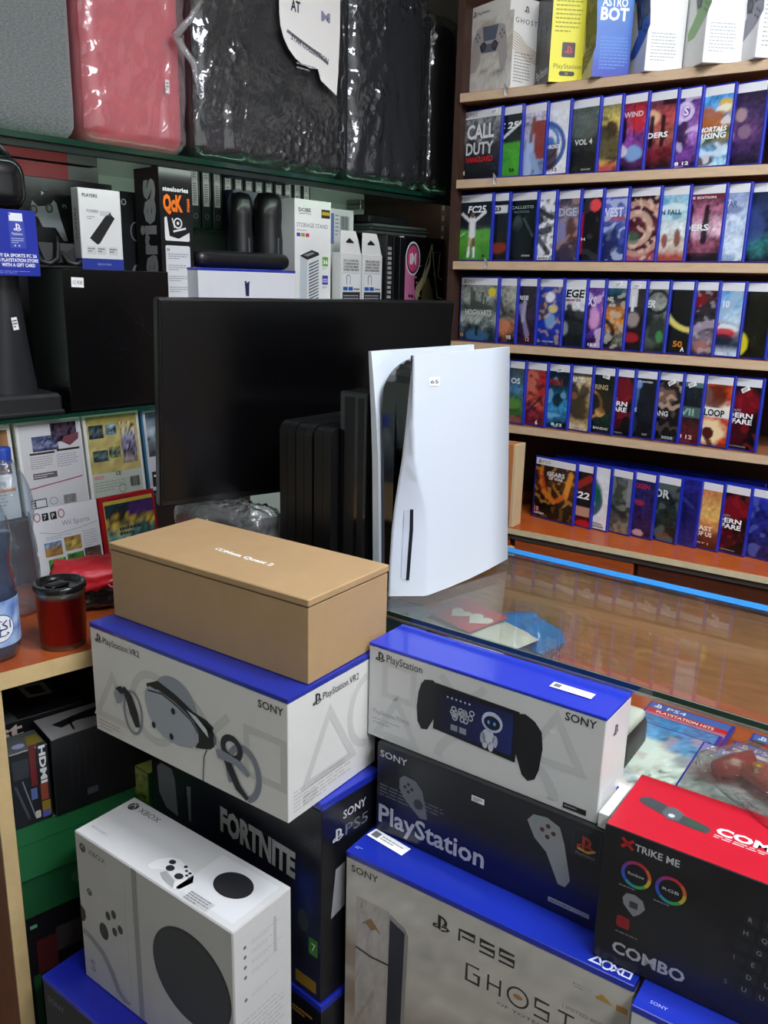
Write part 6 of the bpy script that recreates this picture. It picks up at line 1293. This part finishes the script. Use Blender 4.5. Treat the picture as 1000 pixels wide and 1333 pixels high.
def wd(f, w, h):
    f.rect(.004, .004, w-.004, h-.004, '#c2c0b8', 1); f.grid(.01, .09, w-.008, h-.01, 8, 8, art(['#6a4a30', '#8a6a48', '#3a3028'], [], 8., na=.6), 2); f.text('Wii', .09, .066, .012, '#6a6c70', l=2); f.lines(.02, .02, .1, .04, 6, '#8a8a88', seed=8, l=2); f.rect(.1, .055, w-.006, .062, '#c07a4a', 2)
wcase('white back cover case with purple pictures, behind the water bottles', .533, .673, .002, .9835, .186, wa)
wcase('case with yellow-brown picture back cover, next to the purple-picture one', .679, .812, .004, .9835, .186, wb)
wcase('blue-edged case with a black T rating, partly behind the monitor', .818, .945, .002, .9835, .186, wc, '#2a6a8a')
wcase('white case with brown picture at the left edge behind the bottle', .385, .524, .002, .9835, .186, wd)
def ws(f, w, h):
    f.rect(0, 0, w, h, '#c9cacd', 1)
    for i, x in enumerate((.022, .039)): f.rect(x, .138, x+.013, .153, '#17181a', 2); f.text('7P'[i], x+.003, .141, .009, '#dcdcdc', l=3)
    for x in (.012, .062): f.ring(x, .147, .006, .008, .002, '#8a4a50', 2)
    f.text('Wii Sports', .060, .122, .010, '#7a7e84', .060, l=2); f.stroke([(.012, .117), (.05, .108), (.10, .112), (.135, .118)], .0014, '#9a9ca2', 2); f.lines(.024, .098, .06, .008, 2, '#7aa0b0', seed=3, l=2)
    for (x, y, c1, c2) in ((.018, .066, '#6a90b8', '#8a6a3a'), (.060, .070, '#8a6a3a', '#a08a4a'), (.022, .032, '#5a9a3a', '#3a7a2a'), (.062, .036, '#4a7a3a', '#3a6a2a'), (.1, .04, '#4a3a3a', '#5a4a40')): f.grid(x, y, x+.036, y+.028, 6, 5, art([c1, c2, c2], [], x*90, na=.4), 2)
    f.lines(.102, .07, .03, .035, 7, '#9a9ca0', seed=9, l=2)
wcase('tilted white sports sleeve with small landscape pictures, in front of the purple-picture case', .508, .648, -.085, .8510, .162, ws, '#c8c9cc', roll=0, lean=-8)
def wr(f, w, h):
    f.rect(0, 0, w, h, '#9c1420', 1); f.rect(.010, .004, w-.006, h-.010, '#b8a040', 2); f.grid(.012, .006, w-.006, h-.018, 14, 16, art([(0, '#1c4a4a'), (.5, '#5a9a98'), (.75, '#c8a83a'), (.85, '#2a2430'), (1, '#14343c')], [('n', 12, .1, '#1a2430', .8), ('r', .45, .8, 1, .95, '#4a2a6a', .9)], 5.5, na=.6), 3, .3); f.lines(.02, h-.010, .1, .006, 1, '#5a1a10', seed=3, l=4); f.lines(.04, .075, .06, .02, 2, '#1c4a4a', .6, 4, 5)
wcase('red-framed colourful case leaning in front of the yellow-brown one', .652, .785, -.085, .8510, .162, wr, '#9c1420', lean=-8)

# ---- boxes stored under the desk
def DB(name, label, s0, s1, off, d, z0, z1, col, faces=None, **k): return carton(name, label, 'product box', D(s0, off, z0), DY, (s1-s0, d, z1-z0), col, faces, **k)
t, F, fin = DB('stored_box', 'black box with large cream letters and pale square ring on top, under the desk', -.0+.005, .165, .105, .17, .555, .706, '#131316')
F['front'].text('st', .006, .122, .026, '#b8a8a0', .045, bold=.03, l=1); F['front'].text('act', .0, .0, .001, '#131316') if False else None
ft = F['top']; ft.poly([(.083, .128), (.085, .070), (.128, .064), (.130, .121)], '#a8aaa8', 1); ft.poly([(.092, .116), (.094, .080), (.119, .075), (.120, .110)], '#15181a', 2); ft.poly([(0, 0), (.045, 0), (.04, .07), (.0, .07)], '#4a5250', 1); ft.poly([(0, .01), (.03, .01), (.028, .05), (0, .05)], '#3a2a5a', 2); fin()
t, F, fin = DB('stored_box', 'dark video cable box with vertical white lettering, under the desk', .004, .067, .018, .062, .555, .694, '#15181c', faces={'z+': '#4a4c4c'})
f = F['front']; f.rect(.032, .07, .042, .146, '#5a1a1c', 1); f.rect(.045, .072, .060, .146, '#15181c', 1); f.text('HDMI', .048, .140, .010, '#c8c8c8', .070, rot=-90, bold=.04, l=2); f.rect(.046, .038, .058, .070, '#7a3828', 1); f.rect(.046, .008, .060, .036, '#7a6420', 1); f.rect(.046, .006, .058, .018, '#4a4a90', 2); f.rect(.030, .045, .040, .066, '#4a5a8a', 1); f.rrect(.034, .008, .043, .022, .002, '#a8a49c', 1); f.stroke([(.006, .08), (.024, .012)], .004, '#3a4048', 1); f.stroke([(.018, .085), (.034, .012)], .002, '#6a7078', 1); f.rrect(.004, .09, .03, .125, .002, '#2a2e34', 1)
ft = F['top']; ft.poly([(.035, .012), (.060, .012), (.060, .045), (.04, .045)], '#6a5e24', 1); ft.ell(.022, .02, .010, .008, '#7a80a0', 1); fin()
t, F, fin = DB('stored_box', 'black box with pale top picture of a figure, beside the headset box', .071, .30, .014, .085, .5545, .700, '#0f0f11', faces={'z+': '#8a8a88'})
ft = F['top']; ft.poly([(.03, .03), (.06, .04), (.10, .035), (.14, .05), (.2, .055), (.22, .075), (.12, .07), (.06, .06), (.02, .05)], '#17181a', 1); ft.stroke([(.05, .05), (.045, .012)], .004, '#17181a', 1)
for k in range(5): F['front'].stroke([(.03+.012*k, .04), (.032+.012*k, .12)], .001, '#2a2a2e', 1)
F['front'].rrect(.055, .02, .075, .033, .002, '#3a3c40', 1); fin()
t, F, fin = DB('stored_box', 'green box with a darker lid line, top one under the dark cable box', .004, .30, .022, .20, .448, .5535, '#1c5f34')
F['front'].rect(0, .068, .296, .070, '#0f4a22', 1); fin()
t, F, fin = DB('stored_box', 'green box below the other green one under the desk', .004, .30, .030, .20, .366, .4465, '#164f29'); F['front'].xbox(.10, .045, .012, '#3a6a4a', '#164f29'); fin()
t, F, fin = DB('stored_box', 'black box with red and grey print, lowest of the boxes under the desk', .004, .30, .036, .20, .0, .3645, '#131014')
f = F['front']; f.rect(.02, .24, .055, .31, '#4a1a1e', 1); f.rect(.055, .27, .10, .32, '#3a3438', 1); f.rect(.012, .338, .024, .345, '#5aa080', 1); f.rect(.01, .12, .022, .24, '#1a4a2a', 1); fin()
t, F, fin = carton('accessory_box', 'small yellow-green box corner showing behind the white round-vent box', 'product box', (-1.128, .893, .33), -8, (.048, .06, .268), '#2f5a24', faces={'z+': '#b0b85a', 'y-': '#6a8a2a'})
F['front'].grid(.001, .2, .047, .267, 4, 8, art(['#a8b070', '#8a9a4a', '#2f5a1c'], [], 3.), 1); fin()
